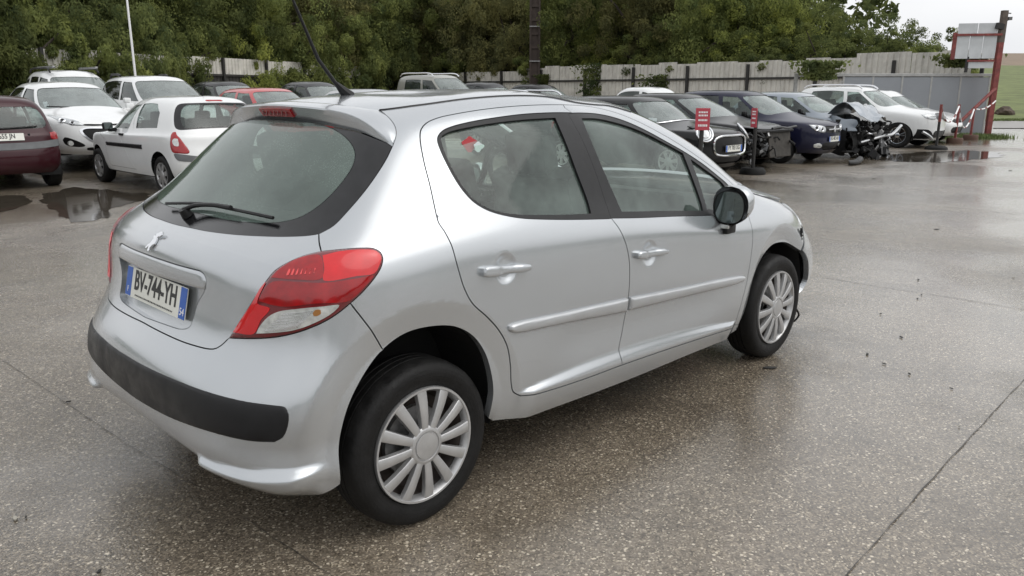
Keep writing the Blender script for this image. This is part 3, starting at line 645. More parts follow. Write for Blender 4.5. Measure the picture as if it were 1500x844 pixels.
# aerial
ab=onskin([(497,137)],.0)[0] if len(H.cast([(497,137)],'px')) else np.array([.26,0,1.466])
ab=np.array([.262,0,H.hit((.262,0,3),(0,0,-1)) is not None and H.base(*[np.array([v]) for v in H.hit((.262,0,3),(0,0,-1))])[0][2] or 1.468])
mb=MB(); tip=on_y(430,0,0.0); dirv=np.array([-.30,0,.62]); mb.tube([ab+(.05,0,-.004),ab+(.02,0,.018),ab+(-.012,0,.048)],[.026,.020,.009],8)
p1_=on_y(466,87,0.); top=on_y(424,-12,0.)
mb.tube([ab+(-.008,0,.04),p1_,top],[.008,.0075,.0045],7); mb.build('aerial',M['black_plastic'],hero,True)
# ---- rear bumper
bbot=[(1.9,.62),(1.6,.9)]
uA=uarch[:k_+1]
bot=catmull([(3.10,.38),(2.95,.26),(2.75,.19),(2.55,.30),(2.35,.46),(2.12,.58),(1.95,.72),(1.78,.88),(1.5,.95),(1.0,1.0),(0.,1.0)],.12)
hbR=hb_[::-1]
bump=half(snap0(np.vstack([hbR,uL2[::-1][1:],gapQ[::-1][1:],uA[::-1][1:],bot]),True,False))
bp=panel(H,'rear_bumper',bump,S,hero,h=.011,thick=.03)
st=np.vstack([rightpart(px([(135,475),(146.5,493),(170,510),(203,531),(252.8,554.5),(306,574.4),(359,587.7),(398.8,593.3),(410,594.5)],[(410,594.5),(418,596.5),(423,606),(421.4,626.4),(414.5,641),(402,648)],[(402,648),(371,646.8),(333,639.7),(262,617),(215,593),(167.4,560),(139,529)]))])
panel(H,'bumper_strip',half(snap0(st)),M['bumper_plastic'],bp,h=.012,gap=0,thick=.012,off=-.001,bulge=.007,bw=.018)
# ---- front end
FU=H.U
bon=half(np.array([(14,5.45),(13.2,5.42),(12.5,5.42),(11.9,5.75),(11.35,5.98),(11.22,6.35),(11.0,6.72),(11.1,7.0),(11.8,7.05),(13,7.06),(14,7.06)]),False,FU)
hx,hz=2.5,.98
def lift(V,q):
    V=V.copy(); a=math.radians(2.6); dx=V[:,0]-hx; k=np.clip(dx/.2,0,1); V[:,2]+=np.sin(a)*np.maximum(dx,0)+.004; return V
panel(H,'bonnet',bon,S,hero,h=.02,thick=.018,post=lift)
fen=np.vstack([catmull([(10.78,7.08),(10.98,6.74),(11.2,6.35),(11.27,5.95)],.1),catmull([(11.25,5.7),(11.22,5.0),(11.0,4.45)],.1),[(10.78,3.95),(10.45,3.15)],catmull([(10.42,3.05),(10.08,3.74),(9.78,3.82),(9.5,3.61),(9.15,3.05),(8.96,2.43),(8.90,1.4),(8.93,.55)],.1),uFDf[::-1]])
panel(H,'front_wing',fen,S,hero,h=.011,mirror=True,thick=.03)
hl=catmull([(11.27,5.93),(11.24,5.5),(11.22,5.0),(11.02,4.4),(11.6,4.3),(12.3,4.6),(12.42,5.1),(11.9,5.7),(11.27,5.93)],.1)
hp=panel(H,'headlight',hl,M['lens_grey'],hero,h=.02,mirror=True,bulge=.006,thick=.02)
fb=half(np.array([(14,5.35),(12.5,5.2),(12.4,4.7),(12.3,4.48),(11.6,4.22),(11.05,4.32),(10.8,3.9),(10.47,3.05),(10.62,2.4),(10.72,1.4),(10.75,.1),(11.5,.05),(14,.05)]),False,FU)
gr_=half(np.array([(14,3.6),(12.6,3.5),(12.3,2.8),(12.5,1.8),(14,1.5)]),False,FU)
fbp=panel(H,'front_bumper',fb,S,hero,h=.02,thick=.03,holes=[gr_])
panel(H,'grille',gr_,M['black_plastic'],fbp,h=.03,gap=0,thick=.01,off=-.02)
ws=half(np.vstack([[(14,7.12)],catmull([(13,7.12),(11.7,7.14),(11.42,7.2)],.2),catmull([(11.37,7.4),(11.17,8.2),(11.12,8.9),(11.2,9.2),(11.7,9.28),(13,9.32)],.2),[(14,9.32)]]),False,FU)
panel(H,'windscreen',ws,M['glass'],hero,h=.03,thick=0,off=-.003)
# torn wing edge and a loose wire by the front wheel
mb=MB(); e0=on_y(1176,345,-.80); 
for k in range(5): mb.box(e0+np.array([.001*k,.012,-.018*k+.03]),(.008,.012,.024),rotx(.3*k)@roty(.4*k))
mb.build('torn_bracket',M['black_plastic'],hero)
mb=MB(); mb.tube(catmull([on_y(1166,452,-.76),on_y(1170,462,-.76),on_y(1164,470,-.75),on_y(1158,473,-.74)],.02),.006,6); mb.build('loose_wire',M['rubber'],hero,True)
# ---- rubbing strips and handles on the doors
def strip(pts,par):
    r=panel(H,'rubbing_strip',px(*pts),M['silver_trim'],None,h=.010,gap=0,thick=.016,off=.006,bulge=.012,bw=.018,mirror=True)
    for k in (0,1): r[k].parent=par[k]
strip([[(918.5,437),(900,441),(830,456.5),(751,474),(745,478),(744.5,482.5),(748.5,487),(757,487.5),(813,476.4),(900,460.5),(917.5,457)]],RD)
strip([[(923.2,436),(1000,421.2),(1085,404.2),(1089.5,405),(1089,409.5),(1079.5,415),(980.8,440.5),(921.5,455)]],FD)
def handle(pts,par):
    r=panel(H,'handle',px(*pts),S,None,h=.006,gap=0,thick=.02,off=.016,bulge=.010,bw=.012,mirror=True)
    for k in (0,1): r[k].parent=par[k]
handle([zz(600,340,2.813,(293,150),(300,143),(350,137),(400,137),(470,130),(485,132),(486,152),(470,160),(400,172),(350,182),(300,185),(293,180),(293,150))],RD)
handle([zz(860,220,2.4825,(175,374),(182,367),(225,364),(270,357),(284,360),(285,372),(270,379),(225,390),(185,397),(175,394),(175,374))],FD)
# ---- door mirrors
def door_mirror(s_):
    par=FD[0] if s_<0 else FD[1]; c=np.array([1.93,-.985,1.005]); N1,N2=20,14; V=[];F=[]
    c=on_d(1068,304,np.dot(np.array([1.93,-.985,1.0])-CAM,FWD)); W_,H_,D_=.078,.086,.085
    for i in range(N2+1):
        v=i/N2*math.pi/2; rad=math.cos(v)**.55 if i<N2 else 0.; x=D_*math.sin(v)**.9
        for j in range(N1):
            a=2*math.pi*j/N1; ca,sa=math.cos(a),math.sin(a); y=W_*np.sign(ca)*abs(ca)**.75*rad; z_=H_*np.sign(sa)*abs(sa)**.8*rad*(1-.18*(ca<0)*abs(ca)); V.append((x,y-.034*math.sin(v),z_+.020*math.sin(v)))
    F=[(i*N1+j,i*N1+(j+1)%N1,(i+1)*N1+(j+1)%N1,(i+1)*N1+j) for i in range(N2) for j in range(N1)]
    V=np.array(V)*np.array([1,1.09,1.09])@rotz(.24).T+c+np.array([.002,-.006,.007]); V[:,1]*=-s_; F=[f[::-1] for f in F] if s_<0 else F
    fi=[0 if (np.mean([V[k][2] for k in f])-c[2]+.9*(np.mean([V[k][0] for k in f])-c[0])-.25*(-s_)*(np.mean([V[k][1] for k in f])-(-s_)*c[1])*-1)>-.02 else 1 for f in F]
    mo=mk('mirror_housing',V,F,None,par,True,None,[S,M['black_plastic']],fi)
    pl=[(W_*.90*np.sign(math.cos(a))*abs(math.cos(a))**.75,H_*.88*np.sign(math.sin(a))*abs(math.sin(a))**.8) for a in np.linspace(0,2*math.pi,28,endpoint=False)]
    g=np.array([(.001,y,z_) for y,z_ in pl]+[(-.006,y*1.03,z_*1.03) for y,z_ in pl]+[(-.006,y,z_) for y,z_ in pl]+[(.008,y*1.05,z_*1.05) for y,z_ in pl])@rotz(.24).T+c; g[:,1]*=-s_; n=28
    def rg_(a,b): return [(a*n+i,a*n+(i+1)%n,b*n+(i+1)%n,b*n+i) for i in range(n)]
    rim=rg_(0,2)+rg_(2,1)+rg_(1,3); mk('mirror_rim',g,rim,M['black_plastic'],mo)
    mk('mirror_glass',g[:n]+np.array([.0005,0,0]),[tuple(range(n)) if s_<0 else tuple(range(n))[::-1]],M['mirror'],mo)
    ft=np.array([1.955,-.905,.925]); mb=MB(); b0=on_d(1063,331,np.dot(ft-CAM,FWD)); b1=np.array([b0[0]+.01,-.80,b0[2]+.03])
    mb.box(b0+(0,.015,.0),(.085,.10,.070),bev=.010); mb.tube([b0+(0,0,.01),b0+(0.005,-.03,.045),c+(.015,.02,-.06)],[.034,.036,.04],10); mb.tube([b0,b1],[.03,.04],8)
    V2=np.array(mb.V); V2[:,1]*=-s_; mb.V=[tuple(v) for v in V2]; mb.F=[f[::-1] for f in mb.F] if s_>0 else mb.F
    ob=mb.build('mirror_stalk',M['black_plastic'],mo,True)
    mb=MB().box(b0+(-.044,-.018,.006),(.012,.052,.024),bev=.006); V2=np.array(mb.V); V2[:,1]*=-s_; mb.V=[tuple(v) for v in V2]; mb.build('courtesy_lamp',M['clear_lens'],mo,True)
for s_ in (-1,1): door_mirror(s_)
# ---- wheels
TYRE={}
def wheel(parent,c,s_,R=.297,w=.176,rr=.207,style='spoke12',cap=None,n=48,steel=None):
    """s_=-1: outer face towards -y"""
    key=(R,w,rr,style,s_,n)
    cap=cap or M['hubcap']
    def fin(mb,name,m,par,sm=True):
        V=np.array(mb.V); V[:,1]*=s_
        mb.V=[tuple(v) for v in V]
        if s_<0: mb.F=[f[::-1] for f in mb.F]
        o_=mb.build(name,m,par,sm); return o_
    y1=w/2
    mb=MB().lathe([(rr*.35,-.02),(rr*.62,y1-.075),(rr*.80,y1-.07),(rr*.88,y1-.03),(rr*.95,y1-.02),(rr*.95,-y1+.03)],n)
    if ('w',)+key in TYRE: o_=link('wheel',TYRE[('w',)+key],parent)
    else: o_=fin(mb,'wheel',steel or M['steel'],parent); TYRE[('w',)+key]=o_.data
    o_.location=tuple(map(float,c))
    prof=[(rr*.93,-y1+.02),(rr*1.02,-y1+.008),(R*.90,-y1-.004),(R*.975,-y1+.018),(R*.993,-y1+.04)]
    for k in range(4):
        y=-y1+.045+(w-.09)*k/3; prof+=[(R,y-.012 if k else y),(R,y+.010),(R-.007,y+.012),(R-.007,y+.020)]
    prof=[p for p in prof if p[1]<y1-.035]
    prof+=[(R*.993,y1-.038),(R*.985,y1-.022),(R*.962,y1-.006),(R*.93,y1+.001),(R*.90,y1+.005),(R*.84,y1+.007),(R*.79,y1+.004),(rr*1.06,y1-.001),(rr*1.03,y1-.003),(rr*1.0,y1-.012),(rr*.93,y1-.02)]
    if ('t',)+key in TYRE: link('tyre',TYRE[('t',)+key],o_)
    else: TYRE[('t',)+key]=fin(MB().lathe(prof,n),'tyre',M['tyre'],o_).data
    if style=='spoke12':
        h=fin(MB().lathe([(rr*1.0,y1-.012),(rr*1.012,y1-.002),(rr*1.0,y1+.006),(rr*.965,y1+.006),(rr*.925,y1-.006),(rr*.90,y1-.022)],60),'hubcap_ring',cap,o_)
        fin(MB().lathe([(rr*.36,y1-.02),(rr*.34,y1+.006),(rr*.30,y1+.012),(rr*.262,y1+.012),(rr*.25,y1+.008),(rr*.235,y1+.008),(rr*.225,y1+.013),(rr*.12,y1+.015),(.001,y1+.0155)],36),'hubcap_centre',cap,o_)
        for k in range(12):
            a=2*math.pi*k/12+.05; pr=[]
            for r,hw,yy in ((rr*.30,.0135,y1+.010),(rr*.5,.0155,y1+.012),(rr*.75,.0180,y1+.010),(rr*.955,.0200,y1+.004)):
                pr+=[(r,-hw-.002,yy-.018),(r,-hw,yy-.002),(r,-hw+.003,yy),(r,hw-.003,yy),(r,hw,yy-.002),(r,hw+.002,yy-.018)]
            V=[(x*math.cos(a)-t*math.sin(a),y,x*math.sin(a)+t*math.cos(a)) for x,t,y in pr]; F=[]
            for i in range(3):
                for j in range(5): F.append((i*6+j,i*6+j+1,(i+1)*6+j+1,(i+1)*6+j))
            fin(MB().add(V,F),'spoke',cap,o_)
        ob=fin(MB().lathe([(.04,y1-.055),(.125,y1-.06),(.128,y1-.075)],24),'brake_disc',M['metal'],o_)
    else:
        k5={'cover7':7,'alloy5':5,'cover9':9}[style]; alloy=style=='alloy5'
        if ('h',)+key in TYRE: link('hubcap',TYRE[('h',)+key],o_)
        else:
            mb=MB().lathe([(rr*1.0,y1-.012),(rr*1.0,y1+.004),(rr*.93,y1+.002),(rr*.88,y1-.012)],32)
            mb.lathe([(rr*.40 if not alloy else rr*.3,y1-.01),(rr*.36 if not alloy else rr*.26,y1+.008),(rr*.2,y1+.012),(.001,y1+.013)],24)
            for k in range(k5):
                a=2*math.pi*k/k5+.2
                for da in ((0,) if not alloy else (-.2,.2)):
                    pr=[]
                    for r,hw in ((rr*.25,.028 if not alloy else .014),(rr*.95,.036 if not alloy else .018)): pr+=[(r,-hw,y1-.012),(r,-hw,y1+.004),(r,hw,y1+.004),(r,hw,y1-.012)]
                    b=a+da; V=[(x*math.cos(b)-t*math.sin(b),y,x*math.sin(b)+t*math.cos(b)) for x,t,y in pr]; mb.add(V,[(0,1,5,4),(1,2,6,5),(2,3,7,6)])
            TYRE[('h',)+key]=fin(mb,'hubcap',cap,o_).data
    return o_
for x in (0,2.54):
    for s_ in (-1,1): wheel(hero,(x,s_*.732,.295),s_)
# ---- underside, wheel wells, cabin
mb=MB(); mb.box((1.27,0,.30),(1.85,1.5,.10)); mb.box((-.30,0,.36),(.4,1.2,.2)); mb.box((2.9,0,.40),(.7,1.2,.3)); mb.box((1.27,0,.42),(1.75,1.56,.14)); mb.build('floor_pan',M['dark'],hero)
for x,hw in ((-.02,.37),(2.54,.37)):
    for s_ in (-1,1):
        a=np.linspace(-.25,math.pi+.25,22); V=[]
        for yy in (.775,.50): V+=[(x+hw*1.03*math.cos(t),s_*yy,.345+hw*1.05*math.sin(t)) for t in a]
        n=22; F=[(i,i+1,n+i+1,n+i) for i in range(n-1)]+[tuple(range(n,2*n))]; mk('wheel_well',V,F,M['dark'],hero,False)
def seat(x,y,w,par,rear=False):
    mb=MB(); mb.box((x+.22,y,.52),(.50,w,.16),roty(-.10),bev=.05)
    mb.box((x-.10,y,.83),(.16,w,.66),roty(-.28),bev=.06); se=mb.build('seat',M['interior'],par,True)
    for k in ((-w*.3,0,w*.3) if rear else (0,)):
        MB().box((x-.225,y+k,1.215),(.10,.25,.19),roty(-.2),bev=.04).build('headrest',M['interior'],se,True)
seat(1.22,-.37,.5,hero); seat(1.22,.37,.5,hero); seat(.42,0,1.25,hero,True)
MB().box((1.98,0,.84),(.45,1.36,.26),roty(.15),bev=.07).build('dashboard',M['interior'],hero,True)
a=np.linspace(0,2*math.pi,29); rw=np.stack([0*a,.185*np.cos(a),.185*np.sin(a)],1)@roty(-.42).T+np.array([1.64,.37,1.0]); mb=MB().tube(rw,.016,8); mb.tube([(1.64,.37,1.0),(1.95,.37,.86)],.04,8); mb.box((1.645,.37,1.0),(.04,.3,.06),roty(-.42),bev=.01)
mb.build('steering_wheel',M['interior'],hero,True)
MB().box((-.10,0,.98),(.40,1.15,.03),bev=.008).build('parcel_shelf',M['interior'],hero,True)
mb=MB(); mb.box((.05,0,1.24),(.03,1.05,.03)); mb.build('rear_brace',M['interior'],hero)
for k,(q,r_) in enumerate((((691,208),.035),((704,212),.024))):
    a_=H.cast([q],'px'); P=H.pos(a_[:,0],a_[:,1],-.016)[0]; nq=H.nbase(a_[:,0],a_[:,1])[0]
    pl=[(r_*(1+.25*math.sin(3*t+k))*math.cos(t),r_*.7*(1+.2*math.cos(4*t))*math.sin(t)) for t in np.linspace(0,6.28,18,endpoint=False)]
    MB().prism(pl,0,.001).build('sticker',M['sticker_red'] if k==0 else M['sticker'],RD[0]).data.transform(frame(P,(1,0,0),(0,0,1)))
# ------------------------------------------------------------------ ground
FH=np.array([math.cos(YAW),math.sin(YAW),0])
def gp(px_,dep,z=0.):
    """point at horizontal distance dep along the view, under column px_ of the horizon"""
    return np.array([CAM[0],CAM[1],0])+FH*dep+RGT*(px_-750)/FPX*dep*math.cos(PITCH)+np.array([0,0,z])
def hz(py,dep): return CAM[2]+(135.9-py)*dep/FPX*1.0    # height of a point seen on row py at distance dep (near the horizon row)
def ground_mat():
    m,n,b,o=nmat('wet_exposed_aggregate_concrete'); l=n.links.new; t=N(n,'TexCoord')
    def noise(sc,det=5.,ro=.6): x=N(n,'TexNoise',Scale=sc,Detail=det,Roughness=ro); l(t.outputs['Object'],x.inputs['Vector']); return x.outputs['Fac']
    def mr(i,a,b_,c,d): x=N(n,'MapRange'); x.inputs[1].default_value=a; x.inputs[2].default_value=b_; x.inputs[3].default_value=c; x.inputs[4].default_value=d; l(i,x.inputs[0]); return x.outputs[0]
    def mix(f,a,b_,mode='MIX'):
        x=N(n,'Mix',data_type='RGBA',blend_type=mode)
        (l(f,x.inputs[0]) if not isinstance(f,float) else setattr(x.inputs[0],'default_value',f))
        for k,v in ((6,a),(7,b_)):
            (l(v,x.inputs[k]) if not isinstance(v,tuple) else setattr(x.inputs[k],'default_value',v+(1,)))
        return x.outputs[2]
    def vor(sc,out='Color'):
        x=N(n,'TexVoronoi',Scale=sc); l(t.outputs['Object'],x.inputs['Vector']); return x
    big=noise(.35,6); mid=noise(2.2,6); fine=noise(40,5)
    base=mix(mr(big,.36,.62,0,1),(.118,.099,.076),(.262,.224,.176)); base=mix(mr(mid,.32,.68,0,.5),base,(.070,.057,.043))
    v1=vor(165.); hsv=N(n,'SeparateColor'); l(v1.outputs['Color'],hsv.inputs[0])
    chip=mr(hsv.outputs[0],.0,1.,.0,1.); cr=N(n,'ValToRGB'); e=cr.color_ramp.elements
    e[0].position=0; e[0].color=(.026,.021,.016,1); e[1].position=1; e[1].color=(.72,.64,.50,1)
    for p_,c in ((.3,(.062,.050,.037)),(.55,(.130,.105,.077)),(.78,(.215,.176,.128)),(.93,(.38,.32,.235))): q=cr.color_ramp.elements.new(p_); q.color=c+(1,)
    l(chip,cr.inputs[0]); edge=mr(v1.outputs['Distance'],.25,.65,1,0)
    col=mix(mr(fine,.28,.62,.2,.78),base,cr.outputs[0])
    v2=vor(62.); s2=N(n,'SeparateColor'); l(v2.outputs['Color'],s2.inputs[0]); big_chip=N(n,'Math',operation='MULTIPLY'); l(mr(s2.outputs[1],.90,.93,0,.9),big_chip.inputs[0]); l(mr(v2.outputs['Distance'],.28,.38,1,0),big_chip.inputs[1])
    col=mix(big_chip.outputs[0],col,(.60,.53,.42))
    stain=noise(.9,7,.7); col=mix(mr(stain,.50,.72,0,.6),col,(.048,.039,.030))
    l(col,b.inputs['Base Color'])
    wet=noise(.33,5,.55); w=mr(wet,.34,.56,0,1)
    rr=N(n,'Mix',data_type='FLOAT'); l(w,rr.inputs[0]); rr.inputs[2].default_value=.40; rr.inputs[3].default_value=.14
    ra=N(n,'Math',operation='ADD'); l(rr.outputs[0],ra.inputs[0]); l(mr(fine,.3,.7,-.06,.12),ra.inputs[1]); l(ra.outputs[0],b.inputs['Roughness'])
    b.inputs['IOR'].default_value=1.42; b.inputs['Coat Weight'].default_value=.75; b.inputs['Coat IOR'].default_value=1.45; l(mr(wet,.36,.54,.36,.11),b.inputs['Coat Roughness'])
    hgt=N(n,'Math',operation='MULTIPLY_ADD'); l(edge,hgt.inputs[0]); hgt.inputs[1].default_value=.5; l(fine,hgt.inputs[2])
    bu=N(n,'Bump',Distance=.006); l(hgt.outputs[0],bu.inputs['Height']); l(mr(wet,.36,.54,.60,.14),bu.inputs['Strength'])
    bl=N(n,'Bump',Strength=.22,Distance=.05); l(noise(1.1,3),bl.inputs['Height']); l(bu.outputs[0],bl.inputs['Normal']); l(bl.outputs[0],b.inputs['Normal']); l(bl.outputs[0],b.inputs['Coat Normal'])
    return m
nx=60; c0=gp(750,20); gv=[(c0[0]+x,c0[1]+y,0) for x in np.linspace(-70,70,29) for y in np.linspace(-70,70,29)]
GM=ground_mat()
ground=tag(mk('ground',[(-600,-600,0),(900,-600,0),(900,900,0),(-600,900,0)],[(0,1,2,3)],GM),kind='structure')
jm=pmat('joint_dirt',(.045,.039,.033),.5,var=.4,vscale=12)
def joint(pts,w,seed):
    r=random.Random(seed); P=catmull([on_z(a,b)[:2] for a,b in pts],.05); V=[]; P=P+np.array([[.0012*math.sin(k*1.3+seed)+.002*math.sin(k*.17),.0015*math.sin(k*.9+2*seed)] for k in range(len(P))])
    T=np.gradient(P,axis=0); T/=np.linalg.norm(T,axis=1)[:,None]
    for k,p in enumerate(P):
        nn=np.array([-T[k][1],T[k][0]]); a=w*r.uniform(.1,1.0)*abs(math.sin(k*.21+seed))**.4; b=w*r.uniform(.1,1.0)*abs(math.sin(k*.17+seed))**.4; V+=[tuple(p+nn*a)+(.004,),tuple(p-nn*b)+(.004,)]
    mk('slab_joint',V,[(2*k,2*k+1,2*k+3,2*k+2) for k in range(len(P)-1)],jm,ground)
joint([(-60,487),(0,526),(33,547),(191.5,655),(281,708),(407.5,793),(520,868)],.0026,1)
joint([(1225,860),(1285,793),(1379,687),(1432,630),(1500,556)],.0038,2)
joint([(1185,403),(1285,420),(1384,434.7),(1500,454),(1600,470)],.005,3)
joint([(1240,291),(1299,296),(1402,305),(1500,315.5),(1600,324)],.008,4)
joint([(0,352),(60,345),(120,333),(200,318)],.006,5)
pm_,pn,pb_,po_=nmat('standing_water'); tcx=N(pn,'TexCoord'); nz=N(pn,'TexNoise',Scale=7.,Detail=5.); pn.links.new(tcx.outputs['Object'],nz.inputs['Vector']); rp=N(pn,'ValToRGB'); rp.color_ramp.elements[0].color=(.030,.025,.019,1); rp.color_ramp.elements[1].color=(.075,.063,.049,1); pn.links.new(nz.outputs['Fac'],rp.inputs[0]); pn.links.new(rp.outputs[0],pb_.inputs['Base Color'])
pb_.inputs['Roughness'].default_value=.07; pb_.inputs['IOR'].default_value=1.4; n2=N(pn,'TexNoise',Scale=3.,Detail=2.); pn.links.new(tcx.outputs['Object'],n2.inputs['Vector']); bq=N(pn,'Bump',Strength=.06,Distance=.02); pn.links.new(n2.outputs['Fac'],bq.inputs['Height']); pn.links.new(bq.outputs[0],pb_.inputs['Normal'])
def puddle(outline,seed):
    P=np.array([on_z(a,b)[:2] for a,b in outline]); c=P.mean(0); Q=catmull(np.vstack([P,P[:1]]),.12)[:-1]; r_=np.random.default_rng(seed); ph=r_.uniform(0,6,4); k=np.arange(len(Q)); ln=np.linalg.norm(Q-c,axis=1,keepdims=True)
    Q=c+(Q-c)*(1+.05*np.sin(k*.9+ph[0])+.04*np.sin(k*.37+ph[1])+.03*np.sin(k*2.1+ph[2]))[:,None]
    V=[(x,y,.005) for x,y in Q]; n_=len(V); V.append((c[0],c[1],.005)); tag(mk('puddle',V,[(i,(i+1)%n_,n_) for i in range(n_)],pm_),kind='structure')
puddle([(70,283),(110,276),(150,278),(215,285),(205,296),(165,305),(150,322),(110,326),(85,310),(60,297)],1)
puddle([(-40,290),(20,286),(45,292),(30,303),(-10,312),(-60,310)],2)
puddle([(1290,228),(1340,224),(1420,221),(1470,226),(1430,234),(1360,238),(1300,236)],3)
# loose dark chips and bits of debris on the slab
dm=pmat('debris',(.02,.019,.018),.6); dl=pmat('pale_debris',(.35,.33,.28),.6)
deb=[(22,760,.9),(38,758,.4),(100,589,.4),(145,838,.8),(1130,539,1.6),(1270,519,.6),(1320,494,.5),(1405,625,.3),(1393,569,.4),(1332,548,.4),(1344,438,.3),(1350,432,.3),(1372,336,.6),(1345,410,.4),(1484,407,.3),(1295,533,.4),(1290,460,.3),(1480,250,.4),(1280,262,.4)]
for k,(a,b,s_) in enumerate(deb):
    r=random.Random(k); p=on_z(a,b,.004); sc=.031*s_*np.linalg.norm(p-CAM)/6
    pl=[(sc*r.uniform(.5,1)*math.cos(t)*1.4,sc*r.uniform(.5,1)*math.sin(t)*.6) for t in np.linspace(0,6.28,7,endpoint=False)]
    o_=MB().prism(pl,0,.003+.003*r.random()).build('debris_chip',dm if k%7 else dl,None); o_.location=tuple(p); o_.rotation_euler=(0,0,r.uniform(0,6))
    tag(o_,'small flat dark scrap lying on the wet concrete' if k%7 else 'small pale scrap lying on the wet concrete','debris','dark scraps on the concrete' if k%7 else 'pale scraps on the concrete')
# ------------------------------------------------------------------ road, grass slope and field beyond the yard
gm_=pmat('meadow_grass',(.125,.15,.05),.9,var=.35,vscale=.8,bump=.6,bscale=14); fm_=pmat('ploughed_field',(.20,.15,.105),.95,var=.25,vscale=.5)
rd=pmat('pale_road',(.17,.155,.14),.35,var=.2,vscale=2)
def strip_quad(name,pts,m,kind='structure',label=None,cat=None):
    n=len(pts)//2; o_=mk(name,pts,[(2*k,2*k+1,2*k+3,2*k+2) for k in range(n-1)],m); o_['kind']=kind; return o_
# rising meadow: rows at growing distance
rows_=[(43,0.02),(46,.25),(52,.8),(62,1.7),(80,3.1),(110,5.0)]; V=[];F=[]; xs_=np.linspace(1050,2600,24)
rr=random.Random(5)
for d_,z_ in rows_:
    for x_ in xs_: V.append(gp(x_,d_,z_+rr.uniform(-.06,.06)*(d_>44)))
n=len(xs_); F=[(i*n+j,i*n+j+1,(i+1)*n+j+1,(i+1)*n+j) for i in range(len(rows_)-1) for j in range(n-1)]
tag(mk('meadow_slope',V,F,gm_,None,True),kind='structure')
V=[];rows2=[(110,5.0),(150,7.6),(230,12.2),(300,15.0)]
for d_,z_ in rows2:
    for x_ in np.linspace(300,2600,30): V.append(gp(x_,d_,z_))
n=30; tag(mk('brown_field',V,[(i*n+j,i*n+j+1,(i+1)*n+j+1,(i+1)*n+j) for i in range(3) for j in range(n-1)],fm_,None,True),kind='structure')
V=[gp(x_,d_,.03) for d_ in (34,43) for x_ in (1462,1500,1700,2300,3200)]; tag(mk('road',V,[(j,j+1,5+j+1,5+j) for j in range(4)],rd),kind='structure')
hl_=pmat('added_hills_green',(.035,.048,.022),.95,var=.4,vscale=.08); V=[]; na=40
for rr_,zz_ in ((95,0),(100,5.5),(120,9),(160,13),(240,10),(241,0)):
    for k in range(na+1):
        a_=YAW+math.radians(62)+math.radians(236)*k/na; V.append((CAM[0]+rr_*math.cos(a_),CAM[1]+rr_*math.sin(a_),zz_*(.8+.25*math.sin(k*1.7)+.12*math.sin(k*4.1))))
tag(mk('added_hills',V,[(i*(na+1)+j,i*(na+1)+j+1,(i+1)*(na+1)+j+1,(i+1)*(na+1)+j) for i in range(5) for j in range(na)],hl_,None,True),kind='structure')  # unseen hills added so the car paint reflects a dark horizon band
# verge weeds on the slope's foot: a strip of dry tufts
def tufts(name,pts,m,h,n_,label,cat,spread,seed,kind=None,wd=.012):
    r=np.random.default_rng(seed); V=[];F=[]
    for k in range(n_):
        c=pts[r.integers(len(pts))]+np.append(r.normal(0,1,2)*spread,0); a=r.uniform(0,6.28); l=h*r.uniform(.4,1.1); d=np.array([math.cos(a),math.sin(a),0]); w=np.array([-d[1],d[0],0])*wd
        b=c+d*l*.5*r.random()+np.array([0,0,l]); i=len(V); V+=[c-w,c+w,b]; F.append((i,i+1,i+2))
    o_=mk(name,V,F,m); tag(o_,label,cat,None,kind); return o_
grassm=pmat('weed_green',(.11,.15,.045),.8,var=.4,vscale=5)
tufts('grass',[gp(x_,43.5,.02) for x_ in np.linspace(1450,1560,30)],grassm,.14,2500,'short grass along the edge of the road','grass',.5,1,'stuff',.02)
mb=MB(); rockc=gp(1476,46,.25)
def rock(c,sx,sy,sz,m,name,label,cat,seed):
    bm=bmesh.new(); bmesh.ops.create_icosphere(bm,subdivisions=3,radius=1); r=np.random.default_rng(seed); ph=r.uniform(0,6,(8,3)); fr=r.uniform(1,4,(8,3))
    for v in bm.verts:
        p=np.array(v.co); k=1+.12*sum(math.sin((p*fr[i]).sum()*1.7+ph[i,0]) for i in range(8))/2; q=p*k; q[2]=max(q[2],-.35); v.co=(q[0]*sx,q[1]*sy,q[2]*sz)
    me=bpy.data.meshes.new(name); bm.to_mesh(me); bm.free(); me.materials.append(m); o_=link(name,me); o_.location=tuple(c); return tag(o_,label,cat)
rock(rockc,.68,.5,.45,pmat('brown_rock',(.075,.055,.04),.9,var=.4,vscale=3,bump=.6,bscale=9),'boulder','brown boulder lying on the grass slope beyond the road','boulder',3)
# ------------------------------------------------------------------ fences
sheet_m=pmat('pale_grey_sheet',(.56,.54,.49),.55,.1,var=.28,vscale=1.6,bump=.1,bscale=20); sheet_d=pmat('shade_dark_sheet',(.035,.033,.03),.7,var=.4,vscale=2)  # lower sheets: shade below the lit band put into a dark colour
postm=pmat('dark_steel_post',(.02,.019,.018),.6); railm=pmat('dark_rail',(.03,.028,.025),.6)
def corr(w,h,pitch=.22,dep=.035,flat=.6):
    """one trapezoidal steel sheet, local x along, y out, z up"""
    P=[]; x=0
    while x<w-1e-6:
        for f,d in ((0,0),(.62,0),(.70,dep),(.92,dep)):
            xx=x+f*pitch
            if xx<=w: P.append((xx,d))
        x+=pitch
    P.append((w,0)); n=len(P); V=[(a,b,0) for a,b in P]+[(a,b,h) for a,b in P]+[(a,b+.003,0) for a,b in P]+[(a,b+.003,h) for a,b in P]
    F=[(k,k+1,n+k+1,n+k) for k in range(n-1)]+[(2*n+k+1,2*n+k,3*n+k,3*n+k+1) for k in range(n-1)]+[(n+k,n+k+1,3*n+k+1,3*n+k) for k in range(n-1)]
    return V,F
SH={}
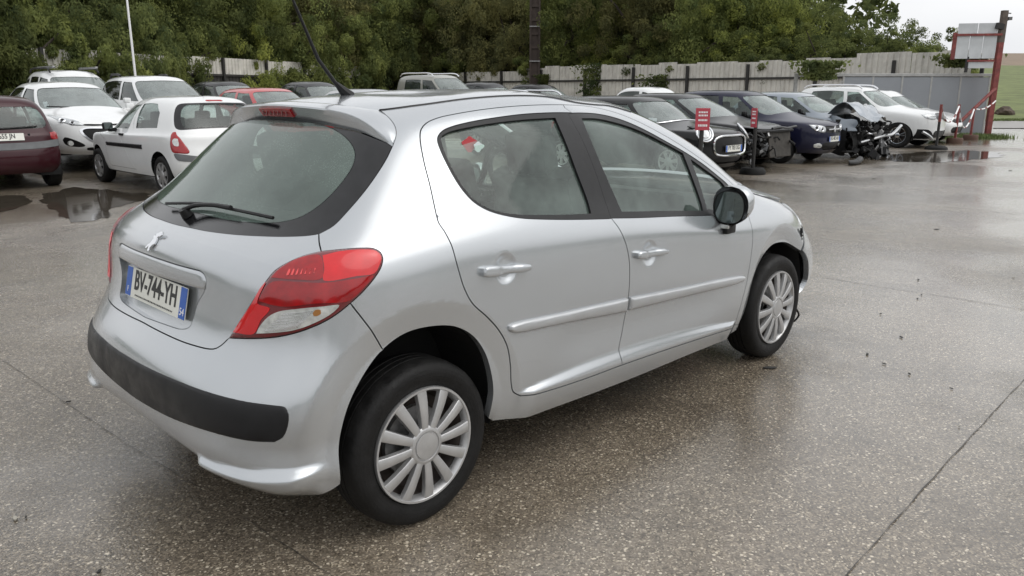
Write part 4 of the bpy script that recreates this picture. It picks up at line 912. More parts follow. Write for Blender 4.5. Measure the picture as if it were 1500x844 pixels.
def fence(A,Bp,h,base,label,sheet=1.02,post=3.0,lower=None,seed=0,toward=None,steps=None):
    A=np.array(A);Bp=np.array(Bp); L=np.linalg.norm((Bp-A)[:2]); a=math.atan2(*(Bp-A)[:2][::-1]); f=tag(empty('sheet_metal_fence',A,a),label,'fence'); r=random.Random(seed); n=int(L/sheet)
    for k in range(n):
        q=round((h-base)*(1+.0)+ (steps(k/n) if steps else 0)+r.choice((-.05,0,0,.04)),2)
        if q not in SH: V,F=corr(sheet-.004,q); SH[q]=bpy.data.meshes.new('sheet'); SH[q].from_pydata(V,[],F); SH[q].materials.append(sheet_m)
        o_=link('sheet',SH[q],f); o_.location=(k*sheet,r.uniform(0,.015),base); o_.rotation_euler=(r.uniform(-.01,.01),r.uniform(-.006,.006),0)
    for k in range(int(L/post)+1): MB().box((k*post,-.07*(toward or 1),h*.5+.05),(.12,.10,h-.02)).build('post',postm,f)
    for z_ in ((h*.79,) if not lower else (base+.02,)): MB().box((L/2,-.035*(toward or 1),z_),(L,.05,.09)).build('rail',railm,f)
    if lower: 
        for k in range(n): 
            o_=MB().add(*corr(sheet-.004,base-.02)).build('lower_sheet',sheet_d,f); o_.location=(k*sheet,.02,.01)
    return f
FC=gp(590,52); FR=gp(1447,28.7); FL=gp(-60,25.5)
fence(FC,FR,2.62,.02,'pale corrugated steel fence with dark posts along the far side behind the dark cars',seed=1,steps=lambda t:.18*(t>.30)-.08*(t<.1)+.16*(t>.86))
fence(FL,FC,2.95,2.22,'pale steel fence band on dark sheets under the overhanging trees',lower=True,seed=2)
# grey steel gate leaf standing in front of the fence
gpm=pmat('smooth_grey_panel',(.255,.27,.29),.45,.1,var=.08,vscale=.7); gfr=pmat('galvanised_frame',(.36,.36,.35),.45,.3,var=.15)
G0,G1=gp(1163,27.6),gp(1449,27.9); Lg=np.linalg.norm(G1-G0); ag=math.atan2(*(G1-G0)[:2][::-1])
gt_=tag(empty('sliding_gate',G0,ag),'long grey steel sliding gate with pale top rail in front of the fence','gate')
x0=Lg*.245; npn=5; wv=(Lg-x0-.05)/npn
for k in range(npn): MB().box((x0+wv*(k+.5),0,1.03),(wv-.05,.04,1.92),bev=.006).build('panel',gpm,gt_)
for k in range(npn+1): MB().box((x0+wv*k,0,1.03),(.06,.055,1.96)).build('stile',gfr,gt_)
MB().box((Lg/2,0,2.06),(Lg,.09,.10),bev=.01).build('top_rail',gfr,gt_); MB().box((Lg/2+x0/2,0,.06),(Lg-x0,.07,.08)).build('bottom_rail',gfr,gt_)
MB().box((.03,0,1.05),(.10,.10,2.1)).build('end_post',gfr,gt_)
MB().box((x0/2,0,1.45),(x0,.05,.06)).build('brace_rail',gfr,gt_); MB().tube([(x0*.62,-.03,1.25),(x0*.98,-.03,1.85)],.03,6).build('catch_bar',gfr,gt_)
# sign seen from behind on its red pole
redm=pmat('faded_red_steel',(.20,.045,.04),.6,var=.4,vscale=6); whm=pmat('weathered_white_board',(.52,.54,.55),.5,var=.16,vscale=1.8)
dP=27.3; pb=gp(1455,dP); zt=hz(27,dP)
sg=tag(empty('sign_board',pb,ag),'back of a white board in a red frame on a tall red pole','sign')
MB().box((0,0,zt/2),(.17,.14,zt)).build('pole',redm,sg); MB().box((.0,0,zt-.45),(.175,.15,1.0)).build('pole_top',pmat('grey_rust',(.11,.09,.075),.8,var=.3),sg)
wS=1.42; hT,hB=hz(44,dP),hz(104,dP)
sk_=math.radians(14); Rk=rotz(0)
def sbox(n_,c,d,m,ang=0): 
    o_=MB().box((0,0,0),d,roty(ang)).build(n_,m,sg); V=[v.co for v in o_.data.vertices]; o_.location=tuple(c); o_.rotation_euler=(0,0,-.25); return o_
zc=(hT+hB)/2
for k in range(3): sbox('board',(-.16-.40*(k+.5),.095*(k+.5)-.05,hz(72,dP)),(.39,.03,.80),whm)
for k in range(2): sbox('upper_board',(-.16-.60*(k+.5),.14*(k+.5)-.05,hz(50,dP)+.04),(.585,.03,.32),whm)
sbox('frame_beam',(-.72,.05,hz(57,dP)),(1.38,.07,.07),redm); sbox('frame_post',(-1.40,.27,hz(72,dP)),(.11,.10,.86),redm)
sbox('lower_rail',(-.55,.04,hz(92,dP)),(.85,.06,.06),redm); sbox('lower_board',(-.55,.06,hz(97,dP)-.02),(.78,.03,.20),whm); sbox('dark_post',(-.95,.16,hz(97,dP)),(.08,.08,.5),postm)
mb=MB(); mb.box((-.16,-.08,hz(46,dP)),(.24,.16,.18),roty(.2)); mb.build('floodlight',postm,sg); mb=MB(); mb.tube([(0,0,zt-.02),(.22,0,zt-.04)],.02,6); mb.box((.2,0,zt-.2),(.12,.1,.1)); mb.tube([(.05,0,zt-.3),(.2,0,zt-.22)],.02,6); mb.build('bracket',pmat('bracket_grey',(.12,.12,.12),.5),sg)
br=gp(1391,26.6); MB().tube([(0,-.08,hz(130,dP)),((br-pb)@np.array([math.cos(ag),math.sin(ag),0]),-.75,.12)],.055,6).build('brace',redm,sg)
# chain posts
def chain_post(px_,py_,ptop,style,label):
    b=on_z(px_,py_); dep=np.dot(b-CAM,FH); e=tag(empty('chain_post',b),label,'post'); top=hz(ptop,dep)
    if style=='black':
        mb=MB().lathe([(.001,.10),(.20,.10),(.27,.06),(.29,0)],16,'z'); mb.build('rubber_base',M['rubber'],e,True)
        MB().box((0,0,top*.32+.05),(.055,.055,top*.60)).build('pole',postm,e); MB().box((.0,0,top*.81),(.058,.058,top*.38)).build('red_top',redm,e)
    else:
        MB().lathe([(.001,.16),(.21,.16),(.23,.12),(.22,0)],14,'z').build('pot_base',pmat('brown_pot',(.09,.05,.035),.8),e,True); MB().box((0,0,top/2),(.06,.06,top)).build('pole',redm,e)
    return b+np.array([0,0,top-.04])
c1=chain_post(1371,219,152,'black','black post with red top and rubber foot beside the white estate cars')
c2=chain_post(1398,210,152,'red','red chain post in a brown pot base in front of the gate brace'); c3=chain_post(1421,205,156,'red','red chain post in a brown pot base close to the sign pole')
c4=np.array([pb[0],pb[1],hz(147,dP)])-FH*.2
def chain(a,b,sag,label):
    e=tag(empty('warning_chain',(a+b)/2),label,'chain'); o=(a+b)/2; n=12
    pts=[a+(b-a)*t+np.array([0,0,-sag*4*t*(1-t)])-o for t in np.linspace(0,1,n+1)]
    for k in range(n): MB().tube([pts[k],pts[k+1]],.022,6).build('link',M['white_print'] if k%3 else redm,e)
chain(c1,c2,.45,'red and white chain hanging from the black post'); chain(c2,c3,.62,'red and white chain hanging low between the two red posts'); chain(c3,c4,.12,'white chain tied to the tall sign pole')
tufts('weeds',[gp(x_,27.0+.4*math.sin(x_),0) for x_ in np.linspace(1380,1465,40)],grassm,.17,3200,'green weeds growing along the foot of the gate','weeds',.28,4,'stuff',.016)
# ------------------------------------------------------------------ poles behind
def fence_depth(px_):   # distance of the pale fence line under a column
    best=min(np.linspace(0,1,400),key=lambda t:abs(((FC+(FR-FC)*t-CAM)@RGT)/(((FC+(FR-FC)*t-CAM)@FH)*math.cos(PITCH))*FPX+750-px_)); return (FC+(FR-FC)*best-CAM)@FH

dp=fence_depth(783)-.35; b=gp(783,dp); h_=11.; py=tag(empty('utility_pole',b,YAW),'dark brown slotted utility pole rising through the trees','pole'); pmt=pmat('pole_brown',(.045,.032,.026),.8,var=.3,vscale=3)
for s_ in (-1,1): MB().box((0,s_*.23,h_/2),(.30,.10,h_)).build('flange',pmt,py)
MB().box((0,0,h_/2),(.12,.38,h_-.02)).build('core',pmt,py)
for k in range(16): MB().box((0,0,.35+k*.69),(.26,.36,.12)).build('web',pmt,py)
for k in range(5): MB().box((-.16,0,3.1+k*1.75),(.02,.58,.05)).build('band',M['metal'],py)
b=gp(201,26.5); wpole=tag(empty('flag_pole',b),'thin white pole standing at the foot of the dark trees','pole'); MB().tube([(0,0,0),(0,0,2.5),(0,0,6.8)],[.04,.036,.028],10).build('shaft',M['white_print'],wpole,True); MB().lathe([(.16,0),(.16,.06),(.09,.1),(.09,.3)],12,'z').build('foot',M['grey_plastic'],wpole)
# ------------------------------------------------------------------ vegetation
def leafm(name,c,tr=.55):
    m=bpy.data.materials.new(name); m.use_nodes=True; n=m.node_tree; n.nodes.clear(); l=n.links.new
    o_=N(n,'OutputMaterial'); t=N(n,'TexCoord'); a=N(n,'TexNoise',Scale=1.1,Detail=4.); l(t.outputs['Object'],a.inputs['Vector'])
    w=N(n,'TexWhiteNoise'); w.noise_dimensions='3D'; v=N(n,'VectorMath',operation='SNAP'); v.inputs[1].default_value=(.35,.35,.35); l(t.outputs['Object'],v.inputs[0]); l(v.outputs[0],w.inputs[0])
    oi=N(n,'ObjectInfo'); r=N(n,'ValToRGB'); e=r.color_ramp.elements; e[0].position=.28; e[1].position=.74
    e[0].color=tuple(x*.55 for x in c)+(1,); e[1].color=(c[0]*1.75,c[1]*1.45,c[2]*1.1,1)
    ad=N(n,'Math',operation='MULTIPLY_ADD'); l(w.outputs['Value'],ad.inputs[0]); ad.inputs[1].default_value=.22; s=N(n,'Math',operation='ADD'); l(a.outputs['Fac'],s.inputs[0]); s.inputs[1].default_value=-.11; l(s.outputs[0],ad.inputs[2])
    l(ad.outputs[0],r.inputs[0]); hs_=N(n,'HueSaturation'); l(r.outputs[0],hs_.inputs['Color']); mm=N(n,'MapRange'); mm.inputs[3].default_value=.75; mm.inputs[4].default_value=1.25; l(oi.outputs['Random'],mm.inputs[0]); l(mm.outputs[0],hs_.inputs['Value'])
    d=N(n,'BsdfDiffuse'); tl_=N(n,'BsdfTranslucent'); mx_=N(n,'MixShader'); mx_.inputs[0].default_value=tr
    l(hs_.outputs[0],d.inputs[0]); l(hs_.outputs[0],tl_.inputs[0]); l(d.outputs[0],mx_.inputs[1]); l(tl_.outputs[0],mx_.inputs[2]); l(mx_.outputs[0],o_.inputs[0]); return m
LM=[leafm('leaf_dark_green',(.122,.165,.078)),leafm('leaf_mid_green',(.160,.212,.092)),leafm('leaf_yellow_green',(.190,.245,.088)),leafm('leaf_olive',(.165,.188,.100))]
bark=pmat('bark',(.045,.036,.028),.9,var=.4,vscale=5)
def crown_mesh(seed,nc,nl,rx,rz,leaf,shape='round',name='crown'):
    r=np.random.default_rng(seed); C=[]
    while len(C)<nc:
        p=r.uniform(-1,1,3); q=np.linalg.norm(p)
        if q>1 or q<.35 and r.random()<.7: continue
        k=1+.28*math.sin(3.1*p[0]+seed)+.22*math.sin(4.3*p[1]+2*seed); 
        if shape=='bush': p[2]=abs(p[2])*1.0-.15
        if shape=='cone': s_=1-.6*max(p[2],-.2); p[0]*=s_; p[1]*=s_
        C.append(p*k*np.array([rx,rx,rz]))
    C=np.array(C); cr_=r.uniform(.28,.62,nc)*min(rx,rz)*.36
    idx=r.integers(0,nc,nl); d=r.normal(0,1,(nl,3)); d/=np.linalg.norm(d,axis=1)[:,None]; rad=cr_[idx]*r.uniform(.35,1.15,nl)**.6
    P=C[idx]+d*rad[:,None]*np.array([1.15,1.15,.8]); P[:,2]-=.06*rad
    nrm=d+r.normal(0,.55,(nl,3))+np.array([0,0,.45]); nrm/=np.linalg.norm(nrm,axis=1)[:,None]
    a=np.cross(nrm,r.normal(0,1,(nl,3))); a/=np.linalg.norm(a,axis=1)[:,None]+1e-9; b=np.cross(nrm,a); s=leaf*r.uniform(.6,1.3,nl)[:,None]
    V=np.empty((nl*4,3)); V[0::4]=P-a*s; V[1::4]=P-b*s*.45+a*s*.1; V[2::4]=P+a*s; V[3::4]=P+b*s*.45+a*s*.1
    me=bpy.data.meshes.new(name); me.vertices.add(nl*4); me.vertices.foreach_set('co',V.ravel()); me.loops.add(nl*4); me.loops.foreach_set('vertex_index',np.arange(nl*4,dtype=np.int32))
    me.polygons.add(nl); me.polygons.foreach_set('loop_start',np.arange(0,nl*4,4,dtype=np.int32)); me.polygons.foreach_set('loop_total',np.full(nl,4,dtype=np.int32)); me.update(); me.validate(); return me,C
CR=[crown_mesh(11,190,48000,2.6,2.9,.062),crown_mesh(12,210,50000,2.9,2.6,.060),crown_mesh(13,140,36000,2.2,3.4,.062,'cone'),crown_mesh(14,130,30000,2.4,1.7,.058,'bush'),crown_mesh(15,90,13000,2.0,2.6,.066)]
def trunk_mesh(seed,C,base,zc):
    r=np.random.default_rng(seed); mb=MB(); top=np.array([0,0,zc+.2]); mb.tube([(0,0,0),(.05,.03,base*.6),(0.02,-.05,zc*.8),top],[.2,.16,.11,.05],8)
    for k in r.choice(len(C),14,replace=False):
        e=C[k]+np.array([0,0,zc]); s_=np.array([0,0,r.uniform(.35,.9)*zc]); mid=(s_+e)/2+np.array([0,0,.25]); mb.tube([s_,mid,e],[.075,.05,.015],5)
    me=bpy.data.meshes.new('trunk'); me.from_pydata(mb.V,[],mb.F); me.materials.append(bark); return me
TZ=[3.4,3.2,3.6,1.0,3.0]; TR=[trunk_mesh(20+k,CR[k][1],1.5,TZ[k]) for k in range(5)]
CM={}
def tree(p,k,mi,sc,rz,label,group,name='tree',zs=1.):
    e=tag(empty(name,p,rz),label,'tree' if name=='tree' else 'shrub',group); e.scale=(sc,sc,sc*zs)
    if (k,mi) not in CM: me=CR[k][0].copy(); me.materials.append(LM[mi]); CM[(k,mi)]=me
    c=link('crown',CM[(k,mi)],e); c.location=(0,0,TZ[k]); link('trunk',TR[k],e); return e
KIND={0:'dark green',1:'mid green',2:'yellow green',3:'olive green'}
r=random.Random(21)
LTL=['at the outer end of the dark sheet fence','rising behind the burgundy small car','rising behind the white nose-on hatchback','rising just beside the thin white pole','rising behind the white people carrier','rising behind the white three-door hatchback','rising behind the red hatchback','rising behind the aerial of the silver car','next to the fence corner on the dark fence side','standing in the fence corner behind the beige van']
LBL=['at the outer end of the dark sheet fence','hanging over the dark fence behind the burgundy car','hanging over the fence between white hatchback and white pole','around the foot of the thin white pole','hanging over the fence behind the people carrier','hanging over the fence behind the red hatchback','hanging over the fence behind the black far-row car','hanging over the fence near its corner','in the fence corner behind the beige van']
LTR=['behind the pale fence next to its corner','behind the pale fence between corner and utility pole','directly behind the utility pole','behind the pale fence just past the utility pole','with upright shape above the dark ivy curtain','behind the pale fence above the loose climbing plant','behind the pale fence above the black ringed-light car','behind the pale fence above the black wreck','behind the pale fence above the navy hatchback','with narrow shape above the end of the gate rail']
LBR=['mid green bush behind the pale fence corner','olive bush behind the pale fence left of the utility pole','mid green bush behind the pale fence beside the utility pole','yellow green bush spilling over the pale fence beside the ivy curtain','mid green bush behind the pale fence above the estate with chrome rails','mid green bush behind the pale fence above the ringed-light car','mid green bush behind the pale fence above the black wreck','dark green bush behind the pale fence above the navy hatchback','dark green bush above the first grey gate panel','dark green bush above the off-roader roof','mid green bush above the middle of the grey gate','small mid green bush beside the white sign board']
# left: trees behind the near fence
for k,(a,d_,ki,mi,sc,zs) in enumerate([(-150,27,1,0,1.15,1.2),(-20,29,0,1,1.1,1.25),(75,31,1,0,1.05,1.2),(150,33,0,0,1.05,1.35),(235,35.5,1,1,1.05,1.3),(318,38.5,0,0,1.1,1.35),(395,42,1,1,1.15,1.3),(460,45,0,3,1.2,1.3),(525,48.5,1,1,1.2,1.35),(585,53,0,0,1.25,1.4)]):
    tree(gp(a,d_+1.6),ki,mi,sc,r.uniform(0,6),KIND[mi]+' leafy tree '+LTL[k],'trees along the dark sheet fence',zs=zs)
for k,(a,d_,ki,mi,sc) in enumerate([(-40,27,3,0,1.0),(25,28.2,3,1,1.0),(128,30.6,3,1,.9),(178,31.8,3,0,.95),(235,35,3,1,1.0),(345,38,3,2,.95),(418,41,3,1,1.1),(500,45,3,1,1.1),(560,48.5,3,0,1.1)]):
    tree(gp(a,d_-.2 if a<300 else d_+1.2),ki,mi,sc,r.uniform(0,6),KIND[mi]+' bushy growth '+LBL[k],'bushes along the dark sheet fence','shrub',zs=1.65)
# right: trees behind the pale fence
for k,(a,d_,ki,mi,sc,zs) in enumerate([(640,52,1,1,1.15,1.35),(700,49.5,0,3,1.15,1.4),(755,47,1,3,1.1,1.45),(835,44.5,0,1,1.05,1.5),(893,42.5,2,2,.80,1.2),(948,41,0,3,1.08,1.4),(1005,39,1,1,.78,1.25),(1075,37.5,0,1,1.0,1.42),(1112,37,1,2,.86,1.3),(1160,36,2,0,.66,.95)]):
    tree(gp(a,d_+2),ki,mi,sc,r.uniform(0,6),KIND[mi]+' leafy tree '+LTR[k],'trees behind the pale steel fence',zs=zs)
for k,(a,d_,ki,mi,sc,zs) in enumerate([(1218,34,4,1,.80,1.15),(1256,33.5,1,0,.62,1.1),(1292,33,4,0,.72,1.15),(1330,32.5,4,1,.66,1.1),(1366,32.0,4,3,.62,.95)]):
    tree(gp(a,d_+1.5),ki,mi,sc,r.uniform(0,6),['mid green loose tree with bare twigs above the gate','dark green rounded tree above the gate','dark green dense tree above the middle of the gate','mid green airy tree above the gate end','olive green thin tree beside the sign board'][k],'trees above the grey gate',zs=zs)
for k,(a,d_,ki,mi,sc) in enumerate([(672,49.5,3,1,.95),(735,46.5,3,3,.9),(815,44,3,1,.9),(880,42,3,2,.72),(940,40.2,3,1,.9),(1010,38.5,3,1,.8),(1085,36.6,3,1,.85),(1150,35,3,0,.8),(1230,33.2,3,0,.8),(1290,32,3,0,.72),(1345,31,3,1,.62),(1392,30.2,3,1,.5)]):
    tree(gp(a,d_+1.3,1.35),ki,mi,sc,r.uniform(0,6),LBR[k],'bushes behind the pale steel fence','shrub',zs=1.1)
# the far wood behind the first row, read as one mass
V,F=[],[]; wr=np.random.default_rng(5); allv=[]
spots=[(a,d_) for a,d_ in zip(np.linspace(-260,1140,22),list(np.interp(np.linspace(-260,1140,22),[-260,590,1140],[33,62,46])))]
for a,d_ in spots:
    p=gp(a,d_+3+wr.uniform(0,3)); s_=1.55+wr.uniform(-.15,.3); me=CR[int(wr.integers(0,2))][0]; co=np.empty(len(me.vertices)*3); me.vertices.foreach_get('co',co); co=co.reshape(-1,3)
    nq=len(co)//4; sel=wr.choice(nq,nq//4,replace=False); co=co.reshape(-1,4,3)[sel]; c4_=co.mean(1,keepdims=True); co=(co-c4_)*2.4+c4_; R_=rotz(wr.uniform(0,6)); co=(co.reshape(-1,3)*np.array([s_,s_,s_*1.35]))@R_.T+p+np.array([0,0,4.6]); allv.append(co)
allv=np.vstack(allv); nq=len(allv)//4; me=bpy.data.meshes.new('wood'); me.from_pydata([],[],[]); me.vertices.add(len(allv)); me.vertices.foreach_set('co',allv.ravel()); me.loops.add(len(allv)); me.loops.foreach_set('vertex_index',np.arange(len(allv),dtype=np.int32)); me.polygons.add(nq); me.polygons.foreach_set('loop_start',np.arange(0,nq*4,4,dtype=np.int32)); me.polygons.foreach_set('loop_total',np.full(nq,4,dtype=np.int32)); me.update(); me.validate(); me.materials.append(LM[0])
tag(link('far_wood',me),'dense dark green wood rising behind the fences','wood',None,'stuff')
# bank added behind the trees as a backing that blocks the sky
bk=pmat('bank_undergrowth',(.022,.032,.012),.95,var=.5,vscale=.6); V=[]; prof=[(0,0),(2.5,1.2),(6,4.2),(9,6.0),(14,6.6)]
bx=np.linspace(-700,1130,28)
for o_,z_ in prof:
    for a in bx: V.append(gp(a,np.interp(a,[-700,-260,590,1130],[26,31,58,44])+1.5+o_,z_*np.interp(a,[900,1130],[1,.35])))
n=28; tag(mk('backing_bank',V,[(i*n+j,i*n+j+1,(i+1)*n+j+1,(i+1)*n+j) for i in range(4) for j in range(n-1)],bk,None,True),kind='structure')
# ivy on the pale fence
def ivy(px_,dep,w,z0,z1,seed,label):
    r_=np.random.default_rng(seed); nl=900; c=gp(px_,dep); t=r_.uniform(0,1,nl); P=c+RGT*(r_.normal(0,1,nl)*w*(.5+.5*t))[:,None]+np.array([0,0,1.])*(z0+(z1-z0)*t)[:,None]-FH*r_.uniform(.02,.22,nl)[:,None]
    a=r_.normal(0,1,(nl,3)); a/=np.linalg.norm(a,axis=1)[:,None]; b=np.cross(a,r_.normal(0,1,(nl,3))); b/=np.linalg.norm(b,axis=1)[:,None]; s=.085; V=np.empty((nl*4,3)); V[0::4]=P-a*s; V[1::4]=P-b*s*.6; V[2::4]=P+a*s; V[3::4]=P+b*s*.6
    o_=mk('climbing_plant',V,[(4*k,4*k+1,4*k+2,4*k+3) for k in range(nl)],LM[0]); tag(o_,label,'ivy')
ivy(868,fence_depth(868)-.15,.45,.9,2.9,1,'dark ivy curtain hanging down the pale fence beside the utility pole'); ivy(965,fence_depth(965)-.15,.5,.9,2.3,2,'loose climbing plant on the pale fence behind the black cars'); ivy(796,fence_depth(796)-.15,.18,1.8,2.4,3,'small climbing shoot on the pale fence below the utility pole'); ivy(1195,27.4,.45,1.9,2.5,4,'dark creeper draped over the gate top rail')
ivy(1400,28.4,.55,2.35,2.75,5,'dark creeper on the fence top beside the sign board')
# ------------------------------------------------------------------ parked cars: parametric skins with their own windows, lamps and trim
def car_rows(p):
    ro,wb,fo,W,Ht=p['ro'],p['wb'],p['fo'],p['W'],p['H']; b0,b1,b2=p['belt']; (gx0,gz0),(gx1,gz1)=p['rg']; (sx0,sz0),(sx1,sz1)=p['ws']; nx_,nz_=p['nose']; hw=p['hw']
    xe=wb+fo; rc=p.get('rc',1.); fc=p.get('fc',1.); ra=[.05*rc,.17*rc,.40*rc]; fa=[.10*fc,.27*fc,.62*fc]; w_=[.985,1,1,1,1,.99,.965]; bm_=lambda f:b0+(b1-b0)*min(1,f*2) if f<.5 else b1+(b2-b1)*(f*2-1)
    def zs(z0,k): # blend from a flat height z0 to the belt line
        return [z0*(1-k)+bm_(f)*k for f in (0,.12,.3,.5,.7,.88,1.)]
    Ht+=.014; ca=p.get('cant',Ht-.075); cz=[gz1-.03*0-.02,ca+.0-.015,ca+.005,ca+.01,ca,ca-.03,sz1-.03]
    tl=p.get('tail',0.); R=[]
    R.append((-ro+.10,.25,xe-.14,.20,W-.055,[.24]*7,ra,fa,w_))
    R.append((-ro+.01,.33,xe-.02,.30,W-.02,[.33]*7,ra,fa,w_))
    R.append((-ro-.005,.46,xe+.005,.44,W,[.47]*7,ra,fa,w_))
    R.append((-ro,.58,xe,.57,W+.004,[.60]*7,ra,fa,w_))
    R.append((-ro+.045+tl*.3,.70,xe*.5+nx_*.5+.03,.57*.45+nz_*.55,W+.004,zs(.72,.12),ra,fa,w_))
    R.append((-ro+.06+tl*.6,.84,nx_+.03,nz_,W-.002,zs(.80,.4),ra,fa,w_))
    R.append(((-ro+.06+tl)*.45+gx0*.55,gz0-.07,nx_*.55+sx0*.45,nz_*.45+sz0*.55-.01,W-.018,[v-.055 for v in zs(0,1)],ra,fa,w_))
    R.append((gx0,gz0,sx0,sz0,W-.065,zs(0,1),[.05*rc,.16*rc,.36*rc],[.10,.26,.5],w_))
    R.append(((gx0+gx1)/2-.01,(gz0+gz1)/2,(sx0+sx1)/2+.03,(sz0+sz1)/2+.02,(W-.065+hw)/2+.025,[(a+b)/2+.01 for a,b in zip(zs(0,1),cz)],[.05*rc,.15*rc,.34*rc],[.06,.2,.42],w_))
    R.append((gx1,gz1,sx1,sz1,hw,cz,[.04*rc,.12*rc,.28*rc],[.05,.16,.34],w_))
    dz=Ht-ca
    R.append((gx1+.10,gz1+(Ht-gz1)*.55,sx1-.13,sz1+(Ht-sz1)*.55,hw*.80,[gz1+(Ht-gz1)*.5]+[ca+dz*.66]*5+[sz1+(Ht-sz1)*.5],[.03,.09,.2],[.04,.12,.26],w_))
    R.append((gx1+.22,gz1+(Ht-gz1)*.85,sx1-.27,sz1+(Ht-sz1)*.85,hw*.40,[gz1+(Ht-gz1)*.82]+[ca+dz*.95]*5+[sz1+(Ht-sz1)*.8],[.03,.08,.18],[.03,.1,.22],[1]*7))
    R.append((gx1+.32,gz1+(Ht-gz1)*.92,sx1-.38,sz1+(Ht-sz1)*.9,0.,[gz1+(Ht-gz1)*.9]+[Ht]*5+[sz1+(Ht-sz1)*.88],[.03,.08,.18],[.03,.1,.22],[1]*7))
    return R
def shell(B,name,m,parent,holes,h=.045,rect=None):
    """the whole painted skin in one sheet, with its openings cut out"""
    U=B.U; us=np.concatenate([-B.ticks(0,U,h,0,3.5)[::-1],[0],B.ticks(0,U,h,0,3.5)]); us=np.unique(np.concatenate([us,[-U,U]])); ts=np.unique(np.concatenate([[.05],B.ticks(0,B.T,h,1,6.5),[B.T]])); ts=ts[ts>=.05]
    G=np.stack(np.meshgrid(us,ts),-1).reshape(-1,2); hl=[dedupe(respace(B,dedupe(L),h*.6)) for L in holes]
    inr=np.zeros(len(G),bool)
    for L in hl: inr|=inpoly(G,[L])
    bd=np.vstack(hl); keep=~inr; sc=np.array([2*U/len(us),B.T/len(ts)])*.55
    kd=KDTree(len(bd)); [kd.insert((p[0],p[1],0.),i) for i,p in enumerate(bd/sc)]; kd.balance(); keep&=np.array([kd.find((p[0],p[1],0.))[2]>.45 for p in G/sc])|(np.abs(G[:,0])>U-.01)
    G=G[keep]; pts=np.vstack([bd,G]); E=[]; o=0
    for L in hl: E+=[(o+i,o+(i+1)%len(L)) for i in range(len(L))]; o+=len(L)
    r=delaunay_2d_cdt([Vector(q) for q in pts],E,[],0,1e-5); q=np.array([v[:] for v in r[0]]); F=np.array([f for f in r[2] if len(f)==3]); c=q[F].mean(1)
    ok=(np.abs(c[:,0])<=U)&(c[:,1]>=.049)
    for L in hl: ok&=~inpoly(c,[L])
    F=F[ok]; q[:,0]=np.clip(q[:,0],-U,U); V=B.pos(q[:,0],q[:,1]); nv=B.nrm(q[:,0],q[:,1]); fn=np.cross(V[F[:,1]]-V[F[:,0]],V[F[:,2]]-V[F[:,0]]); fl=(fn*nv[F].mean(1)).sum(1)<0; F[fl]=F[fl][:,::-1]
    return mk(name,V,F,m,parent,True,[tuple(nv[k]) for f in F for k in f])
def ux(B,t,x):
    us=np.linspace(3.2,12.4,200); return float(np.interp(x,B.base(us,np.full(200,t))[:,0],us))
def xt(B,pts,step=.12):
    """side outline given as (x, t) -> (u, t)"""
    P=np.array([(min(ux(B,t,x),10.42 if t>7 else 13.),t) for x,t in pts+[pts[0]]]); return dedupe(np.vstack([catmull(P[i:i+2],step) for i in range(len(pts))]))
def mir(L): M_=L.copy()[::-1]; M_[:,0]*=-1; return M_
def circ_hole(B,x,z,r,n=30):
    a=np.linspace(-.45,math.pi+.45,n); P=[(x+r*math.cos(t),z+r*math.sin(t)) for t in a]; uv=B.cast(P,'R')
    return np.vstack([uv,[(uv[-1,0],-.3),(uv[0,0],-.3)]]) if len(uv)>6 else uv
SEATM={}
def cabin(car,p):
    W=p['W']; mb=MB(); L=p['wb']; mb.box((L/2,0,.33),(L-.75,2*W-.2,.22)); mb.box((-.1,0,.45),(.7,2*W-.55,.3)); mb.box((L+.08,0,.45),(.7,2*W-.7,.3)); mb.build('floor_pan',M['dark'],car)
    for x in (0,L):
        for s_ in (-1,1):
            a=np.linspace(-.3,math.pi+.3,14); V=[(x+.37*math.cos(t),s_*yy,.31+.36*math.sin(t)) for yy in (W-.07,W-.36) for t in a]; mk('wheel_well',V,[(i,i+1,15+i,14+i) for i in range(13)]+[tuple(range(14,28))],M['dark'],car)
    if 'seat' not in SEATM:
        mb=MB(); mb.box((.22,0,.55),(.5,.5,.16),roty(-.1),bev=.05); mb.box((-.1,0,.85),(.15,.5,.62),roty(-.25),bev=.05); mb.box((-.2,0,1.2),(.1,.24,.18),roty(-.2),bev=.04); o_=mb.build('seat',M['interior'],car,True); SEATM['seat']=o_.data; bpy.data.objects.remove(o_)
        mb=MB(); mb.box((0,0,.8),(.15,1.2,.62),roty(-.25),bev=.05); mb.box((.25,0,.5),(.5,1.2,.16),bev=.05)
        for k in (-.38,0,.38): mb.box((-.12,k,1.14),(.1,.22,.14),roty(-.2),bev=.03)
        o_=mb.build('rear_bench',M['interior'],car,True); SEATM['bench']=o_.data; bpy.data.objects.remove(o_)
    for y in (-.36,.36): o_=link('seat',SEATM['seat'],car); o_.location=(L*.46,y,p['belt'][1]-1.0)
    o_=link('rear_bench',SEATM['bench'],car); o_.location=(L*.14,0,p['belt'][1]-1.0)
    MB().box((p['ws'][0][0]-.45,0,p['ws'][0][1]-.13),(.5,2*W-.35,.2),bev=.05).build('dashboard',M['interior'],car,True)
